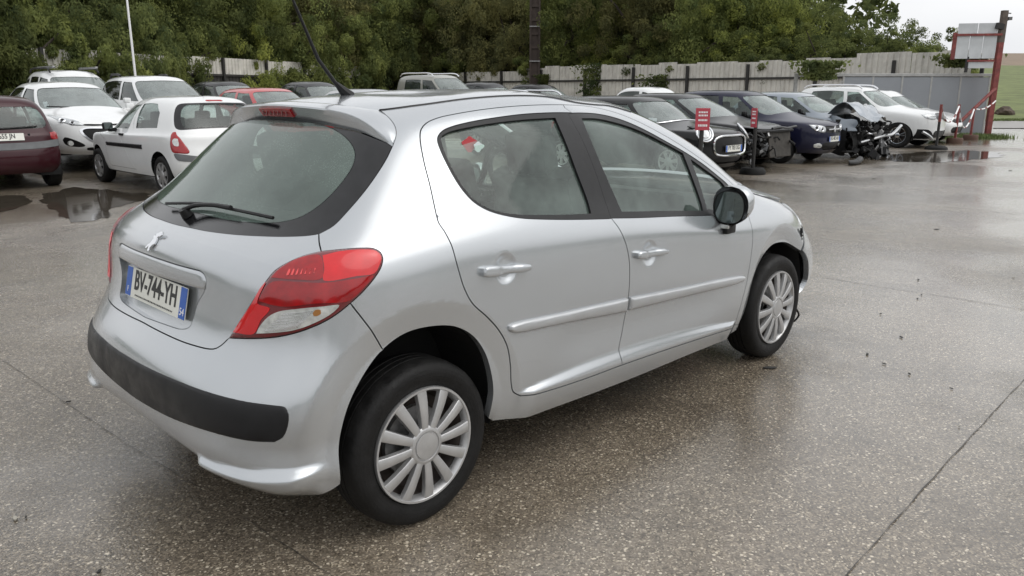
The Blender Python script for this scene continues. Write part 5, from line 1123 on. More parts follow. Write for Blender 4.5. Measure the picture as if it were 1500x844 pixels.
def make_car(p,pos,yaw,paint_,label,name='parked_car',group=None,scale=1.,mirrors=True,h=.05):
    car=tag(empty(name,pos,yaw),label,'car',group); car.scale=(scale,)*3
    B=Body(car_rows(p),None,sub=8); U=B.U; holes=[]; jobs=[]
    gl=M[p.get('glass','bg_glass')]; dk=M['bg_glass_dark'] if p.get('dark_rear') else gl
    # side windows
    for k,w in enumerate(p['win']):
        L=xt(B,w); holes+=[L,mir(L)]; jobs.append(('window',L,dk if (p.get('dark_rear') and k>0) else gl,dict(off=-.01,gap=-.006,thick=0,h=.12,mirror=True)))
    a,b_=p.get('wst',(7.1,9.0)); wu=p.get('wsu',(11.0,10.95))
    ws=np.array([(14,a),(12.5,a),(wu[0]+.3,a+.02),(wu[0],a+.2),(wu[1],b_-.2),(wu[1]+.35,b_),(12.6,b_),(14,b_)]); ws=catmull(ws,.25); wsL=half(ws,False,U)
    hole=np.vstack([ws,[(14.5,b_),(14.5,a)]]); holes+=[hole,mir(hole)]; jobs.append(('windscreen',wsL,M['bg_screen'],dict(off=-.008,gap=-.006,thick=0,h=.1)))
    a,b_=p.get('rgt',(7.1,8.9)); ru=p.get('rgu',(2.5,2.5)); rg_=catmull(np.array([(0,a),(1.2,a),(ru[0]-.35,a+.03),(ru[0],a+.35),(ru[1],b_-.35),(ru[1]-.35,b_-.02),(1.2,b_),(0,b_)]),.25); rg2=half(rg_); holes.append(rg2); jobs.append(('rear_window',rg2,dk,dict(off=-.006,gap=-.006,thick=0,h=.1)))
    for x in (0,p['wb']):
        L=circ_hole(B,x,.31,p.get('ar',.345)); holes+=[L,mir(L)]
    for nm,pts,mt,off,bul in p.get('patch',[]):   # (u,t) panels let into both sides
        L=catmull(np.array(pts+[pts[0]]),.2) if not isinstance(pts[0],str) else None; L=dedupe(L); holes+=[L,mir(L)]; jobs.append((nm,L,M[mt],dict(off=off,gap=.002,thick=.02,h=.04,mirror=True,bulge=bul,bw=.03)))
    for nm,pts,mt,off in p.get('front',[]):       # symmetrical front panels (half outline, u up to 14)
        L=catmull(np.array(pts),.2); hole=np.vstack([L,[(14.5,L[-1,1]),(14.5,L[0,1])]]); holes+=[hole,mir(hole)]
        if mt: jobs.append((nm,half(L,False,U),M[mt],dict(off=off,gap=-.002,thick=0,h=.05)))
    for nm,pts,mt,off in p.get('rear',[]):
        L=half(catmull(np.array(pts),.2)); holes.append(L); jobs.append((nm,L,M[mt],dict(off=off,gap=.001,thick=.02,h=.05)))
    doors=[]
    for w in p.get('door',[]):
        L=xt(B,w); holes_d=[xt(B,q) for q in p['win'] if inpoly(xt(B,q).mean(0)[None],[L])[0]]; holes=[hh for hh in holes]; doors.append((L,holes_d))
    for L,hd in doors: holes+=[L,mir(L)]
    body=shell(B,'body',paint_,car,holes,h)
    for L,hd in doors:
        r=panel(B,'door',L,paint_,car,h=h*.8,gap=.005,thick=.03,holes=hd,mirror=True)
        if p.get('handles'):
            for k,o_ in enumerate(r):
                hx=L[:,0].min()*.75+L[:,0].max()*.25; q=B.pos(np.array([hx]),np.array([5.6]))[0]; q[1]=abs(q[1])*(-1 if k==0 else 1); MB().box(q+np.array([0,(-.015 if k==0 else .015),0]),(.13,.04,.035),bev=.01).build('handle',M[p['handles']],o_,True)
    for nm,L,mt,kw in jobs: panel(B,nm,L,mt,car,**kw)
    for nm,pts,mt,off,bul in p.get('over',[]):    # trim lying on the skin, given as (x,t) on the sides
        panel(B,nm,xt(B,pts),M[mt],car,h=.05,gap=0,thick=.02,off=off,bulge=bul,bw=.02,mirror=True)
    for nm,pts,mt,off in p.get('over_f',[]): panel(B,nm,half(catmull(np.array(pts),.2),False,U),M[mt],car,h=.05,gap=0,thick=.02,off=off)
    for nm,pts,mt,off in p.get('over_r',[]): panel(B,nm,half(catmull(np.array(pts),.2)),M[mt],car,h=.05,gap=0,thick=.02,off=off)
    cabin(car,p)
    R_=p.get('R',.30)
    for x in (0,p['wb']):
        for s_ in (-1,1):
            if (x>0,s_) in p.get('nowheel',[]): continue
            wheel(car,(x,s_*(p['W']-.115),R_-.003),s_,R_,.18,R_*p.get('rr',.66),p.get('wheel','cover7'),M[p.get('cap','hubcap')],28)
    if mirrors:
        for s_ in (-1,1):
            x=p['ws'][0][0]-.62; z=p['belt'][2]+.06; mb=MB(); mb.box((x,s_*(p['W']+.06),z+.02),(.09,.155,.115),rotz(-s_*.15),bev=.035); mb.box((x+.03,s_*(p['W']-.02),z-.04),(.09,.12,.06),bev=.015); o_=mb.build('door_mirror',M[p.get('mirror','black_plastic')],car,True)
            MB().box((x-.047,s_*(p['W']+.06),z+.02),(.006,.125,.088),rotz(-s_*.15),bev=.002).build('mirror_glass',M['mirror'],o_)
    if p.get('plate_r'):
        t_,z_,w_=p['plate_r'][1],None,.52; q=B.pos(np.array([0.]),np.array([t_]),.012)[0]; nn=B.nbase(np.array([0.]),np.array([t_]))[0]; up=np.cross(nn,(0,-1,0)); up=up if up[2]>0 else -up; plate(car,frame(q,(0,-1,0),up),p['plate_r'][0],small=False,num='',bands=False)
    if p.get('plate_f'):
        t_=p['plate_f'][1]; q=B.pos(np.array([14.]),np.array([t_]),.014)[0]; nn=B.nbase(np.array([13.999]),np.array([t_]))[0]; up=np.cross(nn,(0,1,0)); up=up if up[2]>0 else -up; plate(car,frame(q,(0,1,0),up),p['plate_f'][0],small=False,num='')
    if p.get('rails'):
        for s_ in (-1,1):
            y=p['hw']*.86; x0,x1=p['rg'][1][0]+.15,p['ws'][1][0]-.12; z=p['H']; P=[(x0,s_*y,z-.045),(x0+.10,s_*y,z+.03),((x0+x1)/2,s_*y,z+.055),(x1-.12,s_*y,z+.02),(x1,s_*y,z-.06)]; MB().tube(catmull(P,.1),.022,7).build('roof_rail',M[p['rails']],car,True)
    if p.get('aerial'):
        x=p['aerial']; MB().tube([(x,0,p['H']-.03),(x-.08,0,p['H']+.10),(x-.22,0,p['H']+.30)],[.012,.006,.004],6).build('aerial',M['black_plastic'],car,True)
    return car,B
def junk(name,car,lo,hi,n,seed,mats=('dark','black_plastic','metal','grey_plastic'),scale=1.):
    """torn engine-bay clutter"""
    r=np.random.default_rng(seed); lo=np.array(lo);hi=np.array(hi); per={}
    for k in range(n):
        c=r.uniform(lo,hi); mt=mats[int(r.integers(len(mats)))] if r.random()>.35 else mats[0]; mb=per.setdefault(mt,MB()); R_=rotz(r.uniform(0,3))@rotx(r.normal(0,.6))@roty(r.normal(0,.6))
        if r.random()<.6: mb.box(c,r.uniform(.04,.24,3)*scale,R_,bev=.006)
        else: e=c+r.normal(0,.16,3)*scale; mb.tube(catmull([c,(c+e)/2+r.normal(0,.06,3),e],.05),r.uniform(.008,.028),6)
    for mt,mb in per.items(): mb.build(name,M[mt],car)['kind']='stuff'
def crumple(V,amp,freq,seed):
    r=np.random.default_rng(seed); k=r.normal(0,freq,(6,3)); ph=r.uniform(0,6,6); V=V.copy()
    V[:,2]+=amp*sum(np.abs(np.sin(V@k[i]+ph[i]))-.6 for i in range(6))/3; V[:,0]+=amp*.5*sum(np.sin(V@k[i]*1.3+ph[i]) for i in range(3))/3; return V
def lamp_disc(car,B,u_,t_,r_):
    c_=B.pos(np.array([u_]),np.array([t_]),.011)[0]; nn=B.nbase(np.array([u_]),np.array([t_]))[0]; fr=frame(c_,np.cross((0,0,1),nn),np.cross(nn,np.cross((0,0,1),nn)))
    o_=MB().lathe([(.001,.004),(r_*.55,.003),(r_*.6,-.004),(r_*.85,.004),(r_,-.006)],18,'z').build('headlamp_reflector',M['chrome'],car,True); o_.data.transform(fr)
    o_=MB().lathe([(.001,.006),(r_*.5,.005),(r_*.5,0)],14,'z').build('projector',M['black_plastic'],car); o_.data.transform(fr)
# ---- shape presets (x from the rear axle)
base=dict(ro=.62,wb=2.54,fo=.82,W=.86,H=1.46,belt=(1.02,.97,.92),rg=((-.40,1.00),(-.08,1.36)),ws=((2.42,.98),(1.66,1.385)),nose=(3.25,.77),hw=.61,R=.30)
def wins(x0,x0t,xb,x1t,x1,x00=None):
    """front window then rear window of a five-door side"""
    return [[(xb+.05,7.1),(x1,7.12),(x1t,8.88),(xb+.05-.05,8.9)],[(x0,7.2),(xb-.05,7.1),(xb-.10,8.9),(x0t,8.85)]]
def P_(**k): d=dict(base); d['win']=wins(.15,.22,1.06,1.55,2.02); d.update(k); return d
HL=[(11.25,5.4),(11.15,4.85),(11.5,4.2),(12.3,3.95),(12.4,4.45),(11.8,5.1)]; TLs=[(2.55,6.2),(3.3,6.3),(3.35,5.4),(3.15,4.5),(2.6,4.5)]
GR=[(14,4.0),(13.0,4.0),(12.6,3.75),(12.9,3.25),(14,3.2)]; LG=[(14,2.3),(12.6,2.2),(12.3,1.6),(12.6,1.0),(14,.95)]
stdp=[('headlight',HL,'lens_grey',.001,.006),('tail_light',TLs,'red_lens',.001,.006)]; stdf=[('grille',GR,'black_plastic',-.015),('lower_grille',LG,'black_plastic',-.02)]
def gz(x,y): return float(np.clip((y-11.8)/10,0,1)*.33)
def at(x,y): return (x,y,gz(x,y))
UP,DN=math.radians(90),math.radians(-90)
WHT=M['white']
# white three-door hatchback (rear towards the yard)
clio=P_(ro=.66,wb=2.47,fo=.66,W=.82,H=1.42,belt=(.93,.90,.88),rg=((-.55,.95),(-.28,1.345)),ws=((2.28,.94),(1.45,1.35)),nose=(3.03,.74),hw=.59,R=.285,ar=.325,rc=.8,
 win=[[(.98,7.08),(1.98,7.1),(1.40,8.88),(.93,8.92)],[(.12,7.12),(.87,7.08),(.84,8.92),(.33,8.85),(.14,8.2)]],door=[[(.92,.75),(1.95,.8),(2.02,4.0),(2.08,6.9),(1.95,7.45),(1.38,9.1),(.89,9.1)]],
 patch=[('headlight',HL,'lens_grey',.001,.006),('tail_light',[(3.0,6.75),(3.3,6.7),(3.4,5.2),(3.44,3.3),(2.8,3.2),(2.2,3.2),(2.08,3.4),(2.4,4.5),(2.8,6.0)],'red_lens',.002,.01)],front=stdf,
 over=[('rubbing_strip',[(.55,3.3),(1.95,3.3),(1.98,3.75),(.55,3.8)],'bumper_plastic',.004,.012)],over_r=[('bumper_corner',[(0,2.3),(1.5,2.3),(2.6,2.35),(3.1,2.5),(3.3,3.12),(2.55,3.1),(1.4,2.9),(0,2.9)],'grey_plastic',.006)],
 rgu=(3.05,3.0),rgt=(7.02,8.98),rear=[('brake_light',[(0,9.3),(.55,9.3),(.62,9.45),(.55,9.6),(0,9.6)],'red_lens',.002)],wheel='cover7',aerial=.15,mirror='black_plastic',handles='black_plastic')
car,B=make_car(clio,(3.92,9.22,0),math.radians(91.5),WHT,'white three-door hatchback with black side strips, rear towards the yard',h=.035)
MB().box((2.9,-.8,.62),(.02,.02,.02)).build('indicator',M['amber'],car)
frit=panel(B,'window_border',half(catmull(np.array([(0,6.98),(1.2,6.98),(2.8,7.0),(3.15,7.3),(3.1,8.7),(2.75,9.04),(1.2,9.1),(0,9.1)]),.25)),M['frit'],car,h=.05,gap=0,thick=0,off=.001,holes=[half(catmull(np.array([(0,7.12),(1.2,7.12),(2.25,7.16),(2.5,7.5),(2.45,8.5),(2.1,8.85),(1.2,8.9),(0,8.9)]),.25))])
for s_ in (-1,1): panel(B,'lamp_lens',[np.array([(s_*u_,t_) for u_,t_ in catmull(np.array([(2.72,4.9),(2.98,4.95),(3.2,4.5),(3.08,4.0),(2.75,3.95),(2.72,4.9)]),.1)])][0],M['clear_lens'],car,h=.03,gap=0,thick=.004,off=.014)
# burgundy small hatchback, rear towards the yard
tw=P_(ro=.53,wb=2.35,fo=.55,W=.815,H=1.425,belt=(.92,.89,.87),rg=((-.44,.90),(-.26,1.32)),ws=((2.15,.93),(1.25,1.345)),nose=(2.82,.76),hw=.62,R=.275,ar=.315,rc=.75,win=wins(.1,.15,.95,1.2,1.8)[:1]+[[(.05,7.2),(.85,7.2),(.8,8.72),(.1,8.6)]],
 patch=[('headlight',HL,'lens_grey',.001,.006),('tail_light',[(2.4,6.1),(3.35,6.1),(3.42,5.2),(3.4,4.25),(2.4,4.25)],'red_lens',.003,.008)],front=stdf,
 over_r=[('bumper_band',[(0,3.35),(1.5,3.35),(2.8,3.4),(3.7,3.5),(3.75,4.2),(2.8,4.2),(1.5,4.15),(0,4.15)],'grey_plastic',.008)],plate_r=('7 655 JN',5.0),rgu=(2.6,2.5),rgt=(7.05,8.8))
car,B=make_car(tw,(1.64,11.72,0),math.radians(90),M['burgundy'],'burgundy small hatchback with grey bumper band, rear towards the yard',h=.04)
P=B.pos(np.linspace(-.3,1.7,8),np.full(8,7.1)+np.linspace(0,.10,8),.02); MB().tube(P,.012,6).build('rear_wiper',M['black_plastic'],car)
q=B.pos(np.array([1.05]),np.array([5.7]),.004)[0]; MB().box(q,(.02,.03,.03),bev=.008).build('tailgate_lock',M['black_plastic'],car)
# white hatchback nose-on between them
p208=P_(ro=.66,wb=2.54,fo=.78,W=.87,H=1.46,belt=(1.02,.97,.93),ws=((2.42,1.0),(1.60,1.385)),nose=(3.22,.80),hw=.62,fc=1.05,
 patch=[('headlight',[(11.1,6.05),(11.15,5.2),(11.6,4.5),(12.4,4.05),(12.85,4.1),(12.65,4.75),(12.0,5.3)],'lens_grey',.002,.01),('fog_surround',[(11.5,2.1),(11.7,1.5),(12.6,1.3),(12.8,1.5),(12.2,2.25),(11.7,2.5)],'black_plastic',-.006,0)],
 front=[('grille',[(14,3.7),(12.95,3.65),(12.75,3.4),(13.0,2.5),(13.3,2.05),(14,2.0)],'black_plastic',-.02),('lower_grille',[(14,1.25),(12.9,1.2),(12.9,.85),(14,.8)],'black_plastic',-.01),('upper_slot',[(14,4.35),(12.9,4.3),(12.85,4.1),(14,4.08)],'black_plastic',-.015)],dark_rear=True,mirror='white')
car,B=make_car(p208,at(3.72,16.3),math.radians(-91),WHT,'white hatchback with black grille and fog lights facing the yard behind the burgundy car',h=.035,scale=1.05)
panel(B,'grille_trim',half(catmull(np.array([(14,3.85),(12.9,3.8),(12.62,3.45),(12.9,2.4),(13.25,1.9),(14,1.85),]),.15),False,14),M['chrome'],car,h=.04,gap=0,thick=.01,off=.006,holes=[half(catmull(np.array([(14,3.7),(12.97,3.65),(12.77,3.4),(13.02,2.5),(13.3,2.08),(14,2.02)]),.15),False,14)])
for s_ in (-1,1):
    lamp_disc(car,B,s_*11.75,4.75,.062); lamp_disc(car,B,s_*12.3,4.4,.045); q=B.pos(np.array([s_*12.0]),np.array([1.75]),.0)[0]; MB().lathe([(.001,.02),(.04,.02),(.048,-.02)],14,'x',q).build('fog_light',M['clear_lens'],car,True)
for k,(u_,t_) in enumerate(((11.55,7.35),(11.52,7.6))): q=B.pos(np.array([u_]),np.array([t_]),.0)[0]; nn=B.nbase(np.array([u_]),np.array([t_]))[0]; MB().box((0,0,0),(.08,.06,.002)).build('windscreen_sticker',M['sticker'],car).data.transform(frame(q,np.cross((0,0,1),nn),(0,0,1)))
for s_ in (-.3,.25): MB().tube([(2.36,s_,1.01),(2.30,s_-.35,1.03)],.012,5).build('wiper',M['black_plastic'],car)
# white people carrier behind, dark side glass
suv=P_(ro=.75,wb=2.70,fo=.85,W=.88,H=1.66,belt=(1.12,1.08,1.04),rg=((-.62,1.12),(-.42,1.56)),ws=((2.45,1.10),(1.55,1.585)),nose=(3.42,.92),hw=.66,R=.33,ar=.37,patch=stdp,front=stdf,win=wins(-.25,-.2,1.0,1.45,2.0),dark_rear=True,mirror='white')
car,B=make_car(suv,at(6.05,17.6),DN,WHT,'tall white people carrier with black roof bar feet facing the yard',h=.05)
for s_ in (-1,1):
    MB().tube([(-.1,s_*.56,1.63),(.0,s_*.56,1.70),(.35,s_*.56,1.70),(.5,s_*.55,1.665)],.03,6).build('roof_rail',M['black_plastic'],car)
du=dict(suv); du.update(H=1.72,rails='black_plastic',win=[[(1.06,7.2),(1.98,7.22),(1.45,8.7),(1.0,8.72)],[(.28,7.2),(.94,7.2),(.9,8.7),(.3,8.7)],[(-.5,7.25),(.16,7.2),(.16,8.6),(-.4,8.5)]])
car,B=make_car(du,at(5.35,21.2),DN,WHT,'tall white estate with square rear side windows and thick black roof rails',h=.06)
for s_ in (-1,1): MB().box((.9,s_*.5,1.79),(1.3,.07,.05),bev=.015).build('rail_cap',M['metal'],car)
make_car(P_(H=1.50,patch=stdp,front=stdf),at(1.55,16.3),DN,M['darkgrey_paint'],'dark grey car standing behind the burgundy car, beside the white nose-on hatchback',h=.06)
# red hatchback
make_car(P_(ro=.62,wb=2.47,fo=.75,W=.82,H=1.43,patch=stdp,front=stdf,win=wins(.1,.25,1.0,1.45,1.95),mirror='red_paint'),at(8.15,16.4),DN,M['red_paint'],'red hatchback standing behind the silver car roof',h=.05)
# far row: only roofs show above the silver car
far=[((7.4,22.5),M['beige_paint'],P_(H=1.45,patch=stdp,front=stdf,glass='bg_glass'),'olive grey car behind the red hatchback, beside its roof',None),
 ((9.9,22.0),M['black_paint'],P_(H=1.48,patch=stdp,front=stdf),'black car in the far row between the olive grey car and the pale framed one',None),
 ((12.6,21.4),M['darkgrey_paint'],P_(H=1.50,patch=stdp,front=stdf,rails=None),'dark grey car with silver window frame in the far row',None),
 ((10.6,15.6),M['silver_trim'],P_(H=1.43,patch=stdp,front=stdf),'silver car behind the aerial, lower than its neighbours',None),
 ((17.0,20.4),M['beige_paint'],P_(ro=.62,wb=2.69,fo=.80,W=.87,H=1.80,belt=(1.14,1.12,1.08),rg=((-.58,1.15),(-.50,1.70)),ws=((2.50,1.15),(1.62,1.72)),nose=(3.2,.88),hw=.68,R=.31,patch=stdp,front=stdf,rails='chrome',win=[[(1.15,7.2),(2.05,7.22),(1.5,8.7),(1.05,8.72)],[(.1,7.2),(1.0,7.2),(.95,8.7),(.12,8.7)]]),'beige high-roofed van with chrome roof rails in the far row',None),
 ((19.6,20.6),M['darkgrey_paint'],P_(H=1.56,patch=stdp,front=stdf),'dark grey hatchback beside the beige high-roofed van',None),
 ((22.0,20.2),M['black_paint'],P_(H=1.52,patch=stdp,front=stdf),'black car parked next to the pale fence in the far row',None),
 ((12.5,11.6),M['darkgrey_paint'],P_(ro=.85,wb=2.65,H=1.47,patch=stdp,front=stdf,rails='chrome',win=wins(-.35,-.1,1.06,1.55,2.02)),'dark grey estate with chrome roof rails behind the black small car',None),
 ((18.4,12.2),WHT,P_(H=1.62,ro=.75,patch=stdp,front=stdf),'white car whose roof shows behind the navy hatchback',None)]
for (x,y),m_,p,lb,g in far:
    yy=y-2.5*0; make_car(p,at(x,y),DN,m_,lb,h=.07)
# ---- right-hand row, noses to the yard
mini=P_(ro=.55,wb=2.495,fo=.77,W=.86,H=1.41,belt=(.97,.94,.91),rg=((-.50,.97),(-.30,1.34)),ws=((2.18,.98),(1.60,1.35)),nose=(3.19,.84),hw=.63,fc=1.2,R=.31,win=[[(.95,7.15),(1.95,7.2),(1.58,8.8),(.9,8.8)],[(-.1,7.15),(.86,7.15),(.84,8.8),(-.05,8.8)]],door=[[(.88,.8),(2.0,.8),(2.05,4.),(2.1,6.9),(2.0,7.4),(1.6,9.05),(.86,9.05)]],
 front=[('grille',[(14,4.2),(13.0,4.15),(12.55,3.8),(12.45,3.0),(12.6,2.2),(13.0,2.0),(14,2.0)],'black_plastic',-.012),('lower_grille',[(14,1.6),(12.7,1.55),(12.5,1.2),(12.8,.8),(14,.8)],'black_plastic',-.02)],patch=[('tail_light',TLs,'red_lens',.001,.006)],plate_f=('FY 703 XG',2.75),over_f=[])
car,B=make_car(mini,(11.02,7.52,0),math.radians(-91),M['black_paint'],'black three-door small car with round ringed headlights and chrome grille ring',h=.035)
for s_ in (-1,1):
    c_=B.pos(np.array([s_*11.85]),np.array([4.62]),.008)[0]; nn=B.nbase(np.array([s_*11.85]),np.array([4.62]))[0]; nn=nn*np.array([1,1,.75]); nn/=np.linalg.norm(nn); fr=frame(c_,np.cross((0,0,1),nn),np.cross(nn,np.cross((0,0,1),nn)))
    a=np.linspace(0,2*math.pi,33); o_=MB().tube(np.stack([.135*np.cos(a),.165*np.sin(a),0*a+.008],1),.016,8).build('headlight_ring',M['chrome'],car,True); o_.data.transform(fr)
    o2=MB().lathe([(.001,.03),(.06,.028),(.115,.012),(.125,-.02)],24,'z').build('headlight',M['lens_grey'],car,True); o2.data.transform(fr@Matrix.Diagonal((1,1.2,1,1))); o3=MB().tube(np.stack([.085*np.cos(a),.10*np.sin(a),0*a+.03],1),.008,6).build('daylight_ring',M['white_print'],o2,True); o3.data.transform(fr)
gl_=half(catmull(np.array([(14,4.28),(13.0,4.23),(12.5,3.85),(12.38,3.0),(12.55,2.1),(13.0,1.92),(14,1.9)]),.12),False,14); Pg=B.pos(gl_[:,0],gl_[:,1],.012); MB().tube(np.vstack([Pg,Pg[:1]]),.020,7).build('grille_ring',M['chrome'],car,True)
bl_=B.pos(np.linspace(11.0,17.0,30),np.full(30,6.95),.006); MB().tube(bl_,.013,6).build('bonnet_trim',M['chrome'],car,True)
for s_ in (-1,1): q=B.pos(np.array([s_*11.55]),np.array([3.6]),.004)[0]; MB().box(q,(.10,.02,.20),rotz(-s_*.5)@rotx(.1),bev=.006).build('air_slot_trim',M['sticker'],car)
q=B.pos(np.array([12.6]),np.array([5.9]),.006)[0]; MB().box(q,(.12,.22,.02),roty(.25),bev=.008).build('bonnet_scoop',M['black_plastic'],car)
for k,(u_,t_) in enumerate(((11.5,7.35),(11.75,7.28))): q=B.pos(np.array([u_]),np.array([t_]),.0)[0]; nn=B.nbase(np.array([u_]),np.array([t_]))[0]; MB().box((0,0,0),(.08,.07,.002)).build('windscreen_sticker',M['sticker'],car).data.transform(frame(q,np.cross((0,0,1),nn),(0,0,1)))
# black wreck without front bumper and headlights
bon_=lambda: None
wj=P_(ro=.66,wb=2.6,fo=.80,W=.89,H=1.46,belt=(1.04,1.0,.95),ws=((2.40,.98),(1.50,1.40)),nose=(3.28,.80),hw=.62,patch=[('tail_light',TLs,'red_lens',.001,.006)],front=[('torn_front',[(14,4.75),(12.6,4.7),(11.5,4.75),(10.85,4.2),(10.75,2.5),(10.8,.2),(14,.2)],None,0)],mirror='black_plastic',nowheel=[])
car,B=make_car(wj,(13.45,8.08,0),math.radians(-92),M['black_paint'],'black wreck missing its front bumper and headlights beside the ringed-light small car',h=.045)
junk('engine_part',car,(2.85,-.78,.25),(3.28,.2,.70),170,3,('dark','black_plastic','metal','grey_plastic','black_plastic'),.55); junk('engine_part',car,(2.8,-.2,.30),(3.2,.75,.62),40,8,('dark','black_plastic','metal'),.6)
MB().box((3.27,.38,.47),(.05,.85,.52),roty(-.12),bev=.02).build('intercooler',pmat('dirty_radiator',(.045,.040,.034),.6,.2,var=.5,vscale=12),car); MB().box((3.27,.12,.74),(.12,1.4,.05),roty(.1),bev=.015).build('slam_panel',M['black_plastic'],car)
MB().tube(catmull([(3.18,-.6,.55),(3.22,-.45,.42),(3.16,-.30,.40),(3.2,-.22,.28)],.05),.012,6).build('bent_bracket',M['chrome'],car); 
V0=np.array([(3.36,y,.80+.012*math.sin(9*y)) for y in np.linspace(-.1,.85,10)]); MB().tube(V0,[.025]*10,6).build('bent_bonnet_edge',M['darkgrey_paint'],car)
# navy hatchback
sand=P_(ro=.66,wb=2.59,fo=.82,W=.865,H=1.52,belt=(1.04,.99,.95),ws=((2.40,1.03),(1.60,1.45)),rg=((-.45,1.08),(-.22,1.44)),nose=(3.33,.86),hw=.63,
 patch=[('headlight',[(11.4,4.75),(11.6,4.1),(12.4,3.55),(12.85,3.6),(12.85,4.4),(12.2,4.7)],'lens_grey',.002,.008),('fog_surround',[(11.75,1.75),(11.85,1.25),(12.55,1.2),(12.65,1.6),(12.3,1.95)],'clear_lens',-.004,.006)],
 front=[('grille',[(14,4.45),(12.95,4.45),(12.9,3.65),(13.1,3.5),(14,3.45)],'black_plastic',-.015),('lower_grille',[(14,2.0),(12.75,1.95),(12.65,1.3),(12.9,.9),(14,.85)],'black_plastic',-.02)],plate_f=('EG 482 AH',2.6),mirror='black_plastic')
car,B=make_car(sand,(15.42,7.82,0),math.radians(-90),M['navy'],'navy hatchback with square headlights between the two wrecked cars',h=.04)
q=B.pos(np.array([14.]),np.array([3.95]),.012)[0]; MB().prism([(0,.075),(.05,0),(0,-.075),(-.05,0)],0,.012).build('grille_badge',M['chrome'],car).data.transform(frame(q,(0,1,0),(0,0,1))); MB().box(q+np.array([-.01,0,0]),(.02,.50,.03),bev=.006).build('grille_bar',M['chrome'],car)
for s_ in (-1,1):
    lamp_disc(car,B,s_*11.95,4.2,.065); lamp_disc(car,B,s_*12.5,4.0,.05)
# loose bumper skin lying under its nose
def loose_bumper(p,rz,m,label,w=1.2,seed=0):
    a=np.linspace(-.95,.95,22); o_=[]; V=[]
    prof=[(.0,.02),(.06,.05),(.09,.13),(.05,.22),(.0,.25)]
    for t in a:
        for d,z in prof: V.append(((.42+d)*math.cos(t)*.8,(w/2+d)*math.sin(t)/math.sin(.95),(z*(1-.35*abs(t))+.02*math.sin(5*t+seed))*.6))
    n=len(prof); F=[(i*n+j,i*n+j+1,(i+1)*n+j+1,(i+1)*n+j) for i in range(21) for j in range(n-1)]; b=len(V); V+=[(x*.97-.01,y*.97,z) for x,y,z in V]; F+=[(b+f[3],b+f[2],b+f[1],b+f[0]) for f in F]
    ob=mk('loose_bumper',V,F,m,None,True); ob.location=p; ob.rotation_euler=(0,0,rz); tag(ob,label,'car part')
loose_bumper((15.7,4.3,.0),math.radians(-75),M['black_plastic'],'black torn bumper skin lying on the ground under the navy hatchback nose',1.3,1)
# grey wreck with crushed nose
wl_=P_(ro=.68,wb=2.62,fo=.55,W=.88,H=1.49,belt=(1.06,1.01,.97),ws=((2.35,1.0),(1.52,1.42)),nose=(2.85,.80),hw=.62,patch=[('tail_light',TLs,'red_lens',.001,.006)],front=[('torn_front',[(14,6.75),(12.6,6.6),(11.5,6.3),(10.75,5.3),(10.2,3.9),(10.3,2.5),(10.5,.2),(14,.2)],None,0)],mirror='black_plastic',nowheel=[(True,-1)],dark_rear=False)
car,B=make_car(wl_,(17.75,7.6,0),math.radians(-90),M['grey_paint'],'blue grey wreck with its crushed bonnet bent upwards',h=.045)
junk('engine_part',car,(2.5,-.80,.15),(3.3,.6,.82),230,5,('dark','black_plastic','metal','dark','black_plastic'),.55); junk('torn_trim',car,(2.75,-.85,.03),(3.5,.55,.22),22,6,('black_plastic','dark'),.8)
def sheet(name,car,P,m,th=.012):
    """a bent steel sheet through a grid of points"""
    P=np.array(P,float); a,b=P.shape[:2]; V=P.reshape(-1,3); F=[(i*b+j,i*b+j+1,(i+1)*b+j+1,(i+1)*b+j) for i in range(a-1) for j in range(b-1)]; n=len(V)
    fn=np.array([0,0,-th]); V2=np.vstack([V,V+fn]); F+=[tuple(n+k for k in f[::-1]) for f in F]; rim=[i*b for i in range(a)]+[(a-1)*b+j for j in range(1,b)]+[i*b+b-1 for i in range(a-2,-1,-1)]+[j for j in range(b-2,0,-1)]; F+=[(rim[k],rim[(k+1)%len(rim)],n+rim[(k+1)%len(rim)],n+rim[k]) for k in range(len(rim))]
    o_=mk(name,V2,F,m,car,True); o_.data.set_sharp_from_angle(angle=math.radians(30)); return o_
gx=np.linspace(0,1,13); gy=np.linspace(-1,1,17); G_=[]
for f in gx:
    row=[]
    for g in gy:
        x=2.30+f*.98-.10*abs(g)**2*f; z=1.0+.22*math.sin(math.pi*min(1,f*1.25))*(1-.25*g)-.22*max(0,f-.72)*3*(.6+.4*abs(g))+.05*math.sin(5*g+7*f)*f+.035*abs(math.sin(7*g-4*f))*f; y=g*(.74-.10*f)+.05*math.sin(6*f); row.append((x,y,z))
    G_.append(row)
sheet('crushed_bonnet',car,G_,M['grey_paint'])
G_=[[(2.40+.62*f+.03*math.sin(8*g),-.80-.06*math.sin(3*f)*g,.96-.24*g-.10*f+.02*math.sin(9*f+5*g)) for g in np.linspace(0,1,6)] for f in np.linspace(0,1,10)]; sheet('bent_wing',car,G_,M['grey_paint'])
G_=[[(2.35+.55*f,-.84+.05*math.sin(4*f+2*g),.72-.62*g+.03*math.sin(6*f)) for g in np.linspace(0,1,7)] for f in np.linspace(0,.9,8)]; sheet('torn_wheel_liner',car,G_,M['black_plastic'])
G_=[[(2.95+.40*f+.04*math.sin(5*g),.05+.75*g,.40+.26*math.sin(3*f+g)-.30*f) for g in np.linspace(0,1,8)] for f in np.linspace(0,1,8)]; sheet('torn_bumper',car,G_,M['black_plastic'])
MB().tube(catmull([(3.05,-.55,.36),(3.25,-.15,.46),(3.30,.2,.50),(3.34,.55,.52),(3.42,.85,.72)],.05),.035,8).build('bumper_beam',M['silver_trim'],car,True)
